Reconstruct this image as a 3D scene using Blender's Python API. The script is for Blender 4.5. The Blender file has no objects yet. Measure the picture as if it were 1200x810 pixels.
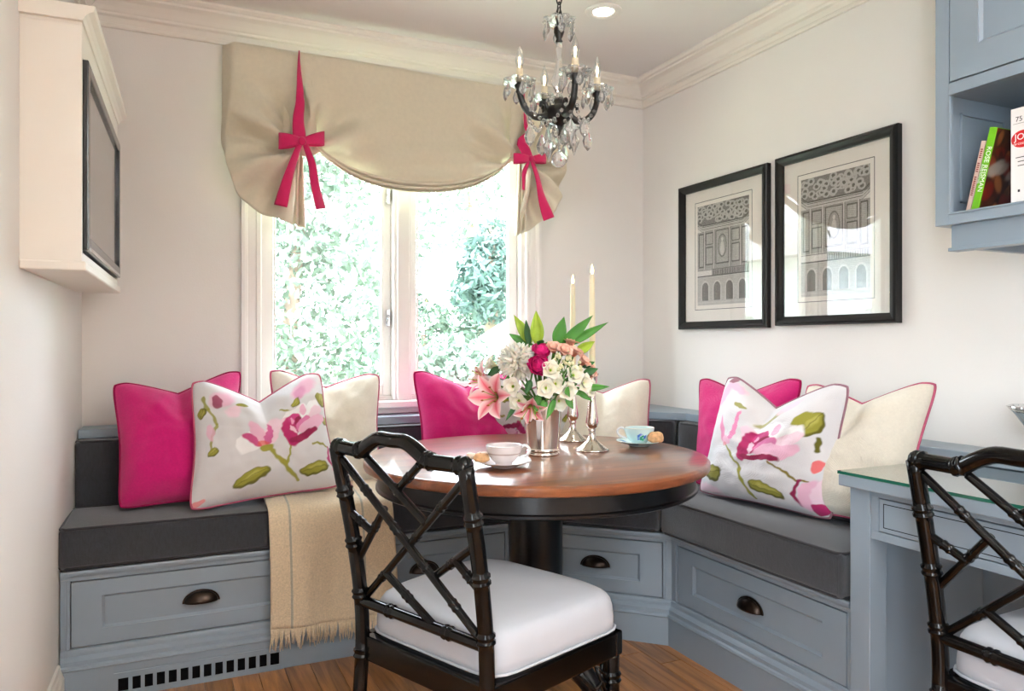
import bpy, bmesh, math, random
import numpy as np
from mathutils import Vector, Matrix, noise
random.seed(7); rng = np.random.default_rng(7)
scene = bpy.context.scene
COL = scene.collection

# ------------------------------------------------------------------ camera
YAW = math.radians(24.8); CY, SY = math.cos(YAW), math.sin(YAW)
FPX, HORIZON, EYE = 887.0, 400.0, 1.10
cam_data = bpy.data.cameras.new('camera'); cam = bpy.data.objects.new('camera', cam_data); COL.objects.link(cam)
cam_data.sensor_fit = 'HORIZONTAL'; cam_data.sensor_width = 36.0
cam_data.lens = 36.0 * FPX / 1200.0
cam_data.shift_y = (HORIZON - 405.0) / 1200.0
cam_data.clip_start = 0.05; cam_data.clip_end = 200
cam.location = (0, 0, EYE); cam.rotation_euler = (math.pi/2, 0, -YAW)
scene.camera = cam

# ------------------------------------------------------------------ world, large lights, exposure
world = bpy.data.worlds.new('overcast_sky'); scene.world = world; world.use_nodes = True
wn = world.node_tree.nodes; wn['Background'].inputs[0].default_value = (0.80, 0.90, 1.0, 1)
wn['Background'].inputs[1].default_value = 15.0
def area_light(name, loc, rot, sx, sy, power, color):
    d = bpy.data.lights.new(name, 'AREA'); d.shape = 'RECTANGLE'; d.size = sx; d.size_y = sy; d.energy = power; d.color = color
    o = bpy.data.objects.new(name, d); o.location = loc; o.rotation_euler = rot; COL.objects.link(o); return o
for nm, loc, rot, sx, sy in (('garden_door_portal', (-0.47, -0.62, 1.08), (0, -90, 0), 1.95, .76), ('nook_window_portal', (0.945, 3.24, 1.488), (-90, 0, 0), 1.18, 1.28)):
    area_light(nm, loc, tuple(math.radians(a) for a in rot), sx, sy, 1.0, (1, 1, 1)).data.cycles.is_portal = True    # guides the sky light through the two openings
area_light('ceiling_fill_light', (1.35, -0.95, 1.92), (math.radians(180), 0, 0), 1.2, .8, 92, (.95, .975, 1.0))      # added unseen fill light, aimed up to brighten ceiling and upper walls
vs = scene.view_settings
vs.view_transform = 'Standard'; vs.look = 'None'; vs.gamma = 1.0; vs.use_curve_mapping = False; vs.exposure = 0.55
scene.cycles.max_bounces = 10; scene.cycles.transparent_max_bounces = 24
scene.cycles.caustics_refractive = False; scene.cycles.caustics_reflective = False
scene.cycles.sample_clamp_indirect = 6.0

# ------------------------------------------------------------------ measuring helpers: a sight line met with a real plane of the room
def sight(px, py):
    u = (px-600)/FPX; v = (HORIZON-py)/FPX
    return Vector((u*CY+SY, -u*SY+CY, v))
def on_y(px, py, y): d = sight(px, py); return Vector((0, 0, EYE)) + d*(y/d.y)
def on_x(px, py, x): d = sight(px, py); return Vector((0, 0, EYE)) + d*(x/d.x)
def on_z(px, py, z): d = sight(px, py); return Vector((0, 0, EYE)) + d*((z-EYE)/d.z)
def at_depth(px, py, t): return Vector((0, 0, EYE)) + sight(px, py)*t

# ------------------------------------------------------------------ materials
MATS = {}
def lin(c): return tuple(((x/255)/12.92 if x/255 <= .04045 else ((x/255+.055)/1.055)**2.4) for x in c)
def mat(name, rgb, rough=.5, metal=0.0, spec=.5, coat=0.0, sheen=0.0, emit=None, estr=0.0, attr=None, var=0.0, vscale=20.0,
        bump=0.0, bscale=200.0, trans=0.0, ior=1.45, weave=0.0, subsurf=0.0, rand=0.0, stretch=None, coat_rough=.05):
    m = bpy.data.materials.new(name); m.use_nodes = True; nt = m.node_tree; N = nt.nodes; L = nt.links
    b = N['Principled BSDF']; c = lin(rgb)
    b.inputs['Base Color'].default_value = (*c, 1); b.inputs['Roughness'].default_value = rough
    b.inputs['Metallic'].default_value = metal; b.inputs['Specular IOR Level'].default_value = spec
    b.inputs['Coat Weight'].default_value = coat; b.inputs['Coat Roughness'].default_value = coat_rough
    b.inputs['Sheen Weight'].default_value = sheen; b.inputs['Transmission Weight'].default_value = trans; b.inputs['IOR'].default_value = ior
    if subsurf: b.inputs['Subsurface Weight'].default_value = subsurf; b.inputs['Subsurface Radius'].default_value = (.02, .012, .008)
    if emit: b.inputs['Emission Color'].default_value = (*lin(emit), 1); b.inputs['Emission Strength'].default_value = estr
    tc = N.new('ShaderNodeTexCoord')
    src = None
    if attr:
        a = N.new('ShaderNodeAttribute'); a.attribute_name = attr; src = a.outputs['Color']
    if var or rand:
        mx = N.new('ShaderNodeHueSaturation')
        if src: L.new(src, mx.inputs['Color'])
        else: mx.inputs['Color'].default_value = (*c, 1)
        n = N.new('ShaderNodeTexNoise'); n.inputs['Scale'].default_value = vscale; n.inputs['Detail'].default_value = 5
        if stretch:
            mp = N.new('ShaderNodeMapping'); mp.inputs['Scale'].default_value = stretch; L.new(tc.outputs['Object'], mp.inputs[0]); L.new(mp.outputs[0], n.inputs['Vector'])
        else: L.new(tc.outputs['Object'], n.inputs['Vector'])
        mr = N.new('ShaderNodeMapRange'); mr.inputs[1].default_value = .25; mr.inputs[2].default_value = .75
        mr.inputs[3].default_value = 1-var; mr.inputs[4].default_value = 1+var; L.new(n.outputs['Fac'], mr.inputs[0])
        if rand:
            oi = N.new('ShaderNodeObjectInfo'); r2 = N.new('ShaderNodeMapRange'); r2.inputs[3].default_value = 1-rand; r2.inputs[4].default_value = 1+rand
            L.new(oi.outputs['Random'], r2.inputs[0]); mu = N.new('ShaderNodeMath'); mu.operation = 'MULTIPLY'
            L.new(mr.outputs[0], mu.inputs[0]); L.new(r2.outputs[0], mu.inputs[1]); L.new(mu.outputs[0], mx.inputs['Value'])
        else: L.new(mr.outputs[0], mx.inputs['Value'])
        src = mx.outputs[0]
    if src: L.new(src, b.inputs['Base Color'])
    if bump or weave:
        bp = N.new('ShaderNodeBump'); bp.inputs['Strength'].default_value = 1.0; bp.inputs['Distance'].default_value = bump or weave
        if weave:
            w1 = N.new('ShaderNodeTexWave'); w1.inputs['Scale'].default_value = bscale; w1.bands_direction = 'X'; w1.inputs['Distortion'].default_value = 1.5
            w2 = N.new('ShaderNodeTexWave'); w2.inputs['Scale'].default_value = bscale; w2.bands_direction = 'Z'; w2.inputs['Distortion'].default_value = 1.5
            w3 = N.new('ShaderNodeTexNoise'); w3.inputs['Scale'].default_value = bscale*.6
            for w in (w1, w2, w3): L.new(tc.outputs['Object'], w.inputs['Vector'])
            ad = N.new('ShaderNodeMath'); L.new(w1.outputs['Fac'], ad.inputs[0]); L.new(w2.outputs['Fac'], ad.inputs[1])
            a2 = N.new('ShaderNodeMath'); L.new(ad.outputs[0], a2.inputs[0]); L.new(w3.outputs['Fac'], a2.inputs[1]); L.new(a2.outputs[0], bp.inputs['Height'])
        else:
            n2 = N.new('ShaderNodeTexNoise'); n2.inputs['Scale'].default_value = bscale; n2.inputs['Detail'].default_value = 4
            L.new(tc.outputs['Object'], n2.inputs['Vector']); L.new(n2.outputs['Fac'], bp.inputs['Height'])
        L.new(bp.outputs[0], b.inputs['Normal'])
    MATS[name] = m; return m

def clear_glass(name, tint=(255, 255, 255), refl=1.0, rough=0.0):
    m = bpy.data.materials.new(name); m.use_nodes = True; N = m.node_tree.nodes; L = m.node_tree.links
    N.remove(N['Principled BSDF']); out = N['Material Output']
    t = N.new('ShaderNodeBsdfTransparent'); t.inputs[0].default_value = (*lin(tint), 1)
    g = N.new('ShaderNodeBsdfGlossy'); g.inputs['Roughness'].default_value = rough
    ge = N.new('ShaderNodeNewGeometry'); dt = N.new('ShaderNodeVectorMath'); dt.operation = 'DOT_PRODUCT'; L.new(ge.outputs['Normal'], dt.inputs[0]); L.new(ge.outputs['Incoming'], dt.inputs[1])
    ab = N.new('ShaderNodeMath'); ab.operation = 'ABSOLUTE'; L.new(dt.outputs['Value'], ab.inputs[0])
    sb = N.new('ShaderNodeMath'); sb.operation = 'SUBTRACT'; sb.inputs[0].default_value = 1.0; sb.use_clamp = True; L.new(ab.outputs[0], sb.inputs[1])
    pw = N.new('ShaderNodeMath'); pw.operation = 'POWER'; pw.inputs[1].default_value = 5.0; L.new(sb.outputs[0], pw.inputs[0])
    f = N.new('ShaderNodeMath'); f.operation = 'MULTIPLY_ADD'; f.inputs[1].default_value = .96; f.inputs[2].default_value = .04; L.new(pw.outputs[0], f.inputs[0])   # Schlick reflectance of a thin pane
    mu = N.new('ShaderNodeMath'); mu.operation = 'MULTIPLY'; mu.inputs[1].default_value = refl; mu.use_clamp = True
    mx = N.new('ShaderNodeMixShader'); L.new(f.outputs[0], mu.inputs[0]); L.new(mu.outputs[0], mx.inputs[0])
    L.new(t.outputs[0], mx.inputs[1]); L.new(g.outputs[0], mx.inputs[2]); L.new(mx.outputs[0], out.inputs[0])
    MATS[name] = m; return m

def wood(name, dark, light, scale, axis, rough, coat, rand=0.0, coat_rough=.05, contrast=1.0, bump=.0002):
    m = bpy.data.materials.new(name); m.use_nodes = True; N = m.node_tree.nodes; L = m.node_tree.links; b = N['Principled BSDF']
    tc = N.new('ShaderNodeTexCoord'); mp = N.new('ShaderNodeMapping'); s = [scale*12, scale*12, scale*12]; s[axis] = scale*.8
    mp.inputs['Scale'].default_value = s; L.new(tc.outputs['Object'], mp.inputs[0])
    vec = mp.outputs[0]
    oi = N.new('ShaderNodeObjectInfo')
    if rand:
        ad = N.new('ShaderNodeVectorMath'); sc = N.new('ShaderNodeVectorMath'); sc.operation = 'SCALE'; cb = N.new('ShaderNodeCombineXYZ')
        for i in range(3): L.new(oi.outputs['Random'], cb.inputs[i])
        L.new(cb.outputs[0], sc.inputs[0]); sc.inputs['Scale'].default_value = 37.0; L.new(vec, ad.inputs[0]); L.new(sc.outputs[0], ad.inputs[1]); vec = ad.outputs[0]
    n = N.new('ShaderNodeTexNoise'); n.inputs['Scale'].default_value = 1.0; n.inputs['Detail'].default_value = 8; n.inputs['Roughness'].default_value = .65; n.inputs['Distortion'].default_value = .6
    L.new(vec, n.inputs['Vector'])
    r = N.new('ShaderNodeValToRGB'); r.color_ramp.elements[0].position = .5-.22/contrast; r.color_ramp.elements[1].position = .5+.22/contrast
    r.color_ramp.elements[0].color = (*lin(dark), 1); r.color_ramp.elements[1].color = (*lin(light), 1); L.new(n.outputs['Fac'], r.inputs[0])
    src = r.outputs[0]
    if rand:
        hs = N.new('ShaderNodeHueSaturation'); mr = N.new('ShaderNodeMapRange'); mr.inputs[3].default_value = 1-rand; mr.inputs[4].default_value = 1+rand
        L.new(oi.outputs['Random'], mr.inputs[0]); L.new(mr.outputs[0], hs.inputs['Value']); L.new(src, hs.inputs['Color']); src = hs.outputs[0]
    L.new(src, b.inputs['Base Color']); b.inputs['Roughness'].default_value = rough
    b.inputs['Coat Weight'].default_value = coat; b.inputs['Coat Roughness'].default_value = coat_rough
    bp = N.new('ShaderNodeBump'); bp.inputs['Distance'].default_value = bump; L.new(n.outputs['Fac'], bp.inputs['Height']); L.new(bp.outputs[0], b.inputs['Normal'])
    MATS[name] = m; return m

mat('wall_paint', (239, 235, 230), .65, spec=.3, var=.015, vscale=3, bump=.0004, bscale=160)
mat('ceiling_paint', (242, 239, 236), .7, spec=.25, var=.01, vscale=3)
mat('trim_paint', (242, 236, 226), .4, spec=.4, var=.01, vscale=6)
mat('window_paint', (246, 242, 238), .35, spec=.4, var=.01, vscale=6)
mat('blue_paint', (136, 149, 160), .32, spec=.5, var=.025, vscale=7)
mat('gap_dark', (12, 12, 14), .9, spec=.1)
mat('charcoal_fabric', (46, 48, 54), .85, spec=.2, sheen=.4, var=.3, vscale=150, weave=.0006, bscale=180, stretch=(1, 1, .35))
mat('charcoal_piping', (46, 45, 48), .85, spec=.2, sheen=.2)
mat('magenta_fabric', (206, 18, 112), .8, spec=.2, sheen=.25, var=.07, vscale=140, weave=.0005, bscale=170)
mat('magenta_piping', (150, 12, 70), .8, spec=.2)
mat('cream_fabric', (240, 232, 215), .8, spec=.2, sheen=.2, var=.04, vscale=120, weave=.0005, bscale=150)
mat('print_fabric', (235, 232, 232), .8, spec=.2, sheen=.15, attr='print', weave=.0003, bscale=170)
mat('rose_piping', (178, 86, 110), .8, spec=.2)
mat('mauve_piping', (150, 110, 120), .8, spec=.2)
mat('shade_fabric', (238, 228, 204), .75, spec=.25, sheen=.25, var=.03, vscale=60, weave=.0003, bscale=220)
mat('ribbon', (206, 14, 92), .5, spec=.35, sheen=.3, var=.05, vscale=40, weave=.0002, bscale=260)
mat('throw_wool', (218, 198, 168), .95, spec=.1, sheen=.5, var=.16, vscale=180, bump=.0025, bscale=260)
mat('throw_stripe', (170, 164, 148), .95, spec=.1, sheen=.4, var=.12, vscale=180, bump=.0025, bscale=260)
mat('black_lacquer', (5, 5, 5), .13, spec=.34)
mat('black_satin', (7, 7, 8), .28, spec=.34)
mat('white_seat', (180, 183, 190), .6, spec=.3, sheen=.1, var=.02, vscale=14, bump=.0012, bscale=14)
mat('bronze', (58, 48, 42), .3, metal=.9, var=.15, vscale=60)
mat('silver', (222, 214, 204), .09, metal=1.0, var=.03, vscale=8)
mat('chrome', (215, 217, 220), .15, metal=1.0)
mat('frame_black', (9, 9, 10), .35, spec=.4)
mat('mat_board', (240, 234, 226), .8, spec=.2)
mat('engraving', (235, 230, 222), .8, spec=.2, attr='print')
clear_glass('picture_glass', (255, 255, 255), 1.8)
clear_glass('window_glass', (255, 255, 255), 1.0)
clear_glass('desk_glass', (243, 249, 246), 1.6)
mat('glass_edge', (30, 92, 74), .1, spec=.6, coat=.5)
mat('crystal', (255, 255, 255), .0, spec=.8, trans=.80, ior=1.47)
clear_glass('crystal_dish', (248, 251, 252), 7.0, .05)
mat('crystal_bowl', (225, 222, 220), .02, spec=.5, trans=1.0, ior=1.5)
mat('chandelier_black', (9, 8, 8), .35, spec=.5, coat=.3, bump=.002, bscale=60)
mat('candle_sleeve', (238, 224, 196), .5)
mat('candle_wax', (244, 232, 200), .45, subsurf=.3)
mat('bulb_glass', (255, 236, 214), .1, emit=(255, 226, 190), estr=3.0)
mat('filament', (255, 220, 170), .4, emit=(255, 214, 160), estr=30.0)
mat('flame', (255, 220, 150), .5, emit=(255, 208, 130), estr=16.0)
mat('wick', (40, 34, 30), .9)
mat('lamp_diffuser', (255, 255, 250), .4, emit=(255, 246, 230), estr=6.0)
mat('porcelain_pink', (240, 228, 228), .18, spec=.5, coat=.3, attr='print')
mat('porcelain_aqua', (214, 236, 236), .18, spec=.5, coat=.3, attr='print')
mat('porcelain', (240, 240, 240), .18, spec=.5, coat=.3)
mat('pastry', (214, 168, 122), .85, var=.3, vscale=70, bump=.004, bscale=90)
mat('icing_sugar', (240, 222, 204), .9, var=.12, vscale=90, bump=.003, bscale=120)
mat('berry_jam', (140, 40, 40), .4, var=.2, vscale=80)
mat('tv_black', (14, 14, 15), .25, coat=.4)
mat('tv_screen', (30, 29, 28), .12, spec=.9, coat=.6)
mat('petal', (255, 255, 255), .55, spec=.25, attr='print', subsurf=.15)
mat('stem_green', (84, 128, 52), .55)
mat('leaf_green', (58, 122, 30), .38, spec=.45, var=.25, vscale=25)
mat('leaf_lime', (150, 176, 52), .45, spec=.4, var=.22, vscale=25)
mat('leaf_dark', (34, 84, 30), .42, spec=.45, var=.25, vscale=25)
mat('bud_cream', (226, 222, 176), .5, var=.15, vscale=80)
mat('stamen', (150, 74, 30), .8)
wood('table_wood', (84, 41, 22), (142, 82, 46), 2.2, 0, .3, .55, coat_rough=.12, contrast=1.1)
wood('floor_wood', (112, 68, 34), (196, 136, 78), 2.6, 1, .34, .35, rand=.28, coat_rough=.15, contrast=1.15)
mat('book_pink', (214, 186, 174), .6, var=.05, vscale=30); mat('book_green', (108, 178, 24), .45, var=.03, vscale=30)
mat('book_white', (232, 230, 228), .45); mat('book_pages', (232, 226, 210), .9, var=.06, vscale=200, stretch=(1, 20, 1))
mat('cover_photo', (80, 30, 20), .35, attr='print'); mat('ink_red', (196, 24, 28), .5); mat('ink_white', (240, 240, 236), .5)
mat('ink_dark', (40, 40, 48), .5); mat('ink_maroon', (130, 50, 48), .5)
mat('foliage_light', (112, 130, 112), .6, rand=.0, var=.3, vscale=.9)
mat('foliage_mid', (104, 124, 106), .6, var=.3, vscale=.9)
mat('foliage_conifer', (92, 116, 106), .6, var=.3, vscale=1.2)
mat('bark', (150, 130, 112), .9, var=.2, vscale=8)
mat('lawn', (190, 205, 170), .95, var=.15, vscale=2)
mat('siding', (214, 216, 216), .7, var=.03, vscale=4); mat('shingle', (176, 170, 168), .9, var=.15, vscale=6)

# ------------------------------------------------------------------ mesh builder
class MB:
    def __init__(s): s.v = []; s.f = []; s.mi = []; s.cur = 0
    def add(s, vs, fs):
        o = len(s.v); s.v += [tuple(p) for p in vs]; s.f += [tuple(i+o for i in f) for f in fs]; s.mi += [s.cur]*len(fs); return s
    def box(s, x0, x1, y0, y1, z0, z1, fr=None):
        p = [(x, y, z) for z in (z0, z1) for y in (y0, y1) for x in (x0, x1)]
        if fr: p = [fr(*q) for q in p]
        return s.add(p, [(0, 2, 3, 1), (4, 5, 7, 6), (0, 1, 5, 4), (2, 6, 7, 3), (0, 4, 6, 2), (1, 3, 7, 5)])
    def prism(s, poly, z0, z1):
        n = len(poly); p = [(x, y, z0) for x, y in poly]+[(x, y, z1) for x, y in poly]
        return s.add(p, [tuple(range(n))[::-1], tuple(range(n, 2*n))]+[(i, (i+1) % n, n+(i+1) % n, n+i) for i in range(n)])
    def sweep(s, fr, prof, u0, u1, m0=0.0, m1=0.0):        # closed profile [(n, z)] along u with mitred ends
        k = len(prof); a = [fr(u0+m0*n, n, z) for n, z in prof]; b = [fr(u1-m1*n, n, z) for n, z in prof]
        return s.add(a+b, [tuple(range(k)), tuple(range(2*k-1, k-1, -1))]+[(i, i+k, (i+1) % k+k, (i+1) % k) for i in range(k)])
    def tube(s, pts, r, seg=10, caps=True, closed=False, flat=1.0, up=None):
        pts = [Vector(p) for p in pts]; n = len(pts); rs = r if hasattr(r, '__len__') else [r]*n
        V = []; prev = None
        for i, p in enumerate(pts):
            t = (pts[(i+1) % n]-pts[i-1]) if closed else (pts[min(i+1, n-1)]-pts[max(i-1, 0)])
            t = t.normalized() if t.length > 1e-9 else Vector((0, 0, 1))
            if prev is None:
                a = Vector(up) if up else (Vector((0, 0, 1)) if abs(t.z) < .9 else Vector((1, 0, 0)))
                nx = (a - t*a.dot(t)).normalized()
            else: nx = (prev - t*prev.dot(t)).normalized()
            prev = nx; by = t.cross(nx)
            for k in range(seg):
                an = 2*math.pi*k/seg; V.append(p+(nx*math.cos(an)*flat+by*math.sin(an))*rs[i])
        F = []
        m = n if closed else n-1
        for i in range(m):
            for k in range(seg):
                j = (i+1) % n; F.append((i*seg+k, i*seg+(k+1) % seg, j*seg+(k+1) % seg, j*seg+k))
        if caps and not closed: F += [tuple(range(seg))[::-1], tuple((n-1)*seg+k for k in range(seg))]
        return s.add(V, F)
    def lathe(s, prof, seg=32, c=(0, 0, 0), mod=None):
        V = []; F = []; n = len(prof)
        for i, (r, z) in enumerate(prof):
            for k in range(seg):
                a = 2*math.pi*k/seg; rr = r*(mod(a, i) if mod else 1); V.append((c[0]+rr*math.cos(a), c[1]+rr*math.sin(a), c[2]+z))
        for i in range(n-1):
            for k in range(seg): F.append((i*seg+k, i*seg+(k+1) % seg, (i+1)*seg+(k+1) % seg, (i+1)*seg+k))
        if prof[0][0] > 1e-6: F.append(tuple(range(seg))[::-1])
        if prof[-1][0] > 1e-6: F.append(tuple((n-1)*seg+k for k in range(seg)))
        return s.add(V, F)
    def ball(s, c, r, seg=12, rings=8, sc=(1, 1, 1)):
        V = []; F = []
        for i in range(rings+1):
            ph = math.pi*i/rings
            for k in range(seg):
                a = 2*math.pi*k/seg; V.append((c[0]+r*sc[0]*math.sin(ph)*math.cos(a), c[1]+r*sc[1]*math.sin(ph)*math.sin(a), c[2]-r*sc[2]*math.cos(ph)))
        for i in range(rings):
            for k in range(seg): F.append((i*seg+k, i*seg+(k+1) % seg, (i+1)*seg+(k+1) % seg, (i+1)*seg+k))
        return s.add(V, F)
    def grid(s, P):                                         # P[i][j] points
        n, m = len(P), len(P[0]); V = [q for row in P for q in row]
        return s.add(V, [(i*m+j, i*m+j+1, (i+1)*m+j+1, (i+1)*m+j) for i in range(n-1) for j in range(m-1)])
    def xf(s, M): s.v = [tuple(M @ Vector(p)) for p in s.v]; return s
    def build(s, name, m, parent=None, smooth=False, bevel=0.0, solid=0.0, local=False, seg=2, weld=False, colors=None, subd=0, auto=None):
        me = bpy.data.meshes.new(name)
        off = Vector((0, 0, 0))
        if parent is not None and not local:
            q = parent
            while q is not None: off += q.location; q = q.parent
        me.from_pydata([tuple(Vector(p)-off) for p in s.v], [], s.f)
        for mm in (m if isinstance(m, (list, tuple)) else [m]): me.materials.append(MATS[mm])
        if any(s.mi): me.polygons.foreach_set('material_index', s.mi)
        if colors is not None:
            a = me.color_attributes.new('print', 'FLOAT_COLOR', 'POINT'); cc = np.ones((len(s.v), 4), np.float32); cc[:, :3] = colors
            a.data.foreach_set('color', cc.ravel())
        bm = bmesh.new(); bm.from_mesh(me)
        if weld: bmesh.ops.remove_doubles(bm, verts=bm.verts, dist=1e-5)
        bmesh.ops.recalc_face_normals(bm, faces=bm.faces); bm.to_mesh(me); bm.free()
        if smooth: me.polygons.foreach_set('use_smooth', [True]*len(me.polygons))
        o = bpy.data.objects.new(name, me); COL.objects.link(o)
        if parent is not None: o.parent = parent
        if solid: md = o.modifiers.new('solid', 'SOLIDIFY'); md.thickness = solid; md.offset = 0
        if bevel:
            md = o.modifiers.new('bevel', 'BEVEL'); md.width = bevel; md.segments = seg; md.limit_method = 'ANGLE'; md.angle_limit = math.radians(40)
            if not smooth: md.harden_normals = False
        if subd: md = o.modifiers.new('subd', 'SUBSURF'); md.levels = subd; md.render_levels = subd
        if smooth and auto:
            me.set_sharp_from_angle(angle=math.radians(auto))
        return o

def tag(o, label, cat, group=None):
    o['label'] = label; o['category'] = cat
    if group: o['group'] = group
    return o
def thing(name, label, cat, loc=(0, 0, 0), rotz=0.0, group=None):
    o = bpy.data.objects.new(name, None); COL.objects.link(o); o.location = loc; o.rotation_euler = (0, 0, rotz); o.empty_display_size = .05
    return tag(o, label, cat, group)
def struct(o): o['kind'] = 'structure'; return o
def struct_root(name, loc=(0, 0, 0)):
    o = bpy.data.objects.new(name, None); COL.objects.link(o); o.location = loc; o.empty_display_size = .05; return struct(o)
def copy_tree(o, parent=None):
    c = o.copy(); COL.objects.link(c); c.parent = parent
    for ch in list(o.children): copy_tree(ch, c)
    return c
def frame(ox, oy, ang, flip=1):                             # u along the face, n out of the face (into the room), z up
    ux, uy = math.cos(ang), math.sin(ang); nx, ny = uy*flip, -ux*flip
    return lambda u, n, z: (ox+u*ux+n*nx, oy+u*uy+n*ny, z)
def lerp(a, b, t): return a+(b-a)*t
def sstep(a, b, x):
    t = min(1, max(0, (x-a)/(b-a))); return t*t*(3-2*t)
def poly_sample(pts, n):                                    # Catmull-Rom through points, n even samples
    pts = [Vector(p) for p in pts]; P = [pts[0]*2-pts[1]]+pts+[pts[-1]*2-pts[-2]]; out = []
    for i in range(1, len(P)-2):
        for k in range(24):
            t = k/24; a, b, c, d = P[i-1], P[i], P[i+1], P[i+2]
            out.append(.5*((2*b)+(c-a)*t+(2*a-5*b+4*c-d)*t*t+(3*b-a-3*c+d)*t**3))
    out.append(pts[-1]); L = [0]
    for i in range(1, len(out)): L.append(L[-1]+(out[i]-out[i-1]).length)
    res = []; j = 0
    for k in range(n):
        s = L[-1]*k/(n-1)
        while j < len(L)-2 and L[j+1] < s: j += 1
        t = (s-L[j])/max(1e-9, L[j+1]-L[j]); res.append(out[j].lerp(out[j+1], min(1, t)))
    return res
# ================================================================== the room
BACK, RIGHT, REAR, CEIL = 3.174, 2.191, -2.6, 2.38
def left_x(y): return -0.375+0.034*y
LANG = math.atan2(1, .034)                                   # the left wall is a touch out of square
fb = frame(left_x(BACK), BACK, 0.0)                          # back wall: u = +X, n towards the room
fr_ = frame(RIGHT, BACK, -math.pi/2)                         # right wall: u from the corner towards the camera
fl = frame(left_x(REAR), REAR, LANG)                         # left wall: u from the rear to the corner
BW = RIGHT-left_x(BACK); LW = math.hypot(BACK-REAR, .034*(BACK-REAR)); RW = BACK-REAR
T = .14
# window opening in the back wall
WX0, WX1, WZ0, WZ1 = .355, 1.535, .846, 2.13
m = MB()
m.box(left_x(BACK)-T, WX0, BACK, BACK+T, 0, 2.5); m.box(WX1, RIGHT+T, BACK, BACK+T, 0, 2.5)
m.box(WX0, WX1, BACK, BACK+T, 0, WZ0); m.box(WX0, WX1, BACK, BACK+T, WZ1, 2.5)
struct(m.build('wall_back', 'wall_paint'))
m = MB(); m.box(0, 1.6, -T, 0, 0, 2.5, fl); m.box(2.36, LW, -T, 0, 0, 2.5, fl); m.box(1.6, 2.36, -T, 0, 0, .1, fl); m.box(1.6, 2.36, -T, 0, 2.05, 2.5, fl)      # opening of the garden door beside the photographer
struct(m.build('wall_left', 'wall_paint'))
m = MB(); m.box(0, RW, -T, 0, 0, 2.5, fr_); struct(m.build('wall_right', 'wall_paint'))
xa, xb = left_x(REAR)-T, RIGHT+T
m = MB(); m.box(xa, xb, REAR-T, REAR, 0, 2.5)
struct(m.build('wall_rear', 'wall_paint'))
m = MB(); m.box(xa, xb, REAR-T, BACK+T, CEIL, CEIL+.1); struct(m.build('ceiling', 'ceiling_paint'))
# floor: a subfloor with strip boards laid lengthways towards the back wall
m = MB(); m.box(xa, xb, REAR-T, BACK+T, -.08, -.016); floor = struct(m.build('floor', 'floor_wood'))
LENS = (.62, .86, 1.12, 1.4); bw = .0835; plank_me = {}
for L_ in LENS:
    q = MB(); g = .0009; b_ = .0012
    q.add([(g, g, -.016), (bw-g, g, -.016), (bw-g, L_-g, -.016), (g, L_-g, -.016), (g, g, -b_), (bw-g, g, -b_), (bw-g, L_-g, -b_), (g, L_-g, -b_),
           (g+b_, g+b_, 0), (bw-g-b_, g+b_, 0), (bw-g-b_, L_-g-b_, 0), (g+b_, L_-g-b_, 0)],
          [(0, 1, 5, 4), (1, 2, 6, 5), (2, 3, 7, 6), (3, 0, 4, 7), (4, 5, 9, 8), (5, 6, 10, 9), (6, 7, 11, 10), (7, 4, 8, 11), (8, 9, 10, 11)])
    me = bpy.data.meshes.new('plank'); me.from_pydata(q.v, [], q.f); me.materials.append(MATS['floor_wood']); plank_me[L_] = me
x = -.462
while x < RIGHT:
    y = -1.6-random.uniform(0, .8)
    while y < 2.72:
        L_ = random.choice(LENS); o = bpy.data.objects.new('plank', plank_me[L_]); COL.objects.link(o); o.parent = floor; o.location = (x, y, 0); y += L_
    x += bw
# crown moulding, three runs
crown = [(0, 2.262), (.012, 2.262), (.014, 2.268), (.012, 2.276), (.008, 2.280), (.008, 2.302), (.022, 2.306), (.024, 2.314), (.030, 2.318),
         (.040, 2.330), (.056, 2.346), (.078, 2.354), (.080, 2.362), (.092, 2.364), (.100, 2.372), (.100, CEIL), (0, CEIL)]
struct(MB().sweep(fb, crown, 0, BW, 1, 1).build('trim_1', 'trim_paint'))
struct(MB().sweep(fr_, crown, 0, RW, 1, 0).build('trim_2', 'trim_paint'))
struct(MB().sweep(fl, crown, 0, LW, 0, 1).build('trim_3', 'trim_paint'))
base = [(0, 0), (.018, 0), (.018, .085), (.015, .092), (.012, .105), (.009, .112), (.007, .125), (0, .128)]
struct(MB().sweep(fl, base, 0, LW-.54).build('baseboard_left', 'trim_paint'))

# ------------------------------------------------------------------ the window: casing, jambs, two casements, stool
win = struct_root('window_1', (.945, BACK, WZ0))
cas = [(0, 0), (.012, .0), (.018, .006), (.018, .020), (.013, .024), (.013, .052), (.020, .058), (.024, .066), (.024, .078), (0, .078)]
def casing(x_in, sgn):                                       # stepped casing seen edge on; profile runs across the width
    q = MB(); k = len(cas); a = [(x_in+sgn*w, BACK-n, .846) for n, w in cas]; b = [(x_in+sgn*w, BACK-n, 2.2) for n, w in cas]
    q.add(a+b, [tuple(range(k)), tuple(range(k, 2*k))[::-1]]+[(i, (i+1) % k, (i+1) % k+k, i+k) for i in range(k)]); return q
casing(WX0+.006, -1).build('casing', 'window_paint', win); casing(WX1-.006, 1).build('casing', 'window_paint', win)
MB().box(WX0-.072, WX1+.072, BACK-.022, BACK, 2.12, 2.2).build('casing', 'window_paint', win, bevel=.004)
q = MB(); q.box(WX0-.1, WX1+.1, BACK-.062, BACK+.03, .818, .846); q.build('window_stool', 'window_paint', win, bevel=.006, seg=3)
MB().box(WX0-.075, WX1+.075, BACK-.018, BACK, .792, .818).build('apron', 'window_paint', win, bevel=.003)
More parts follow.
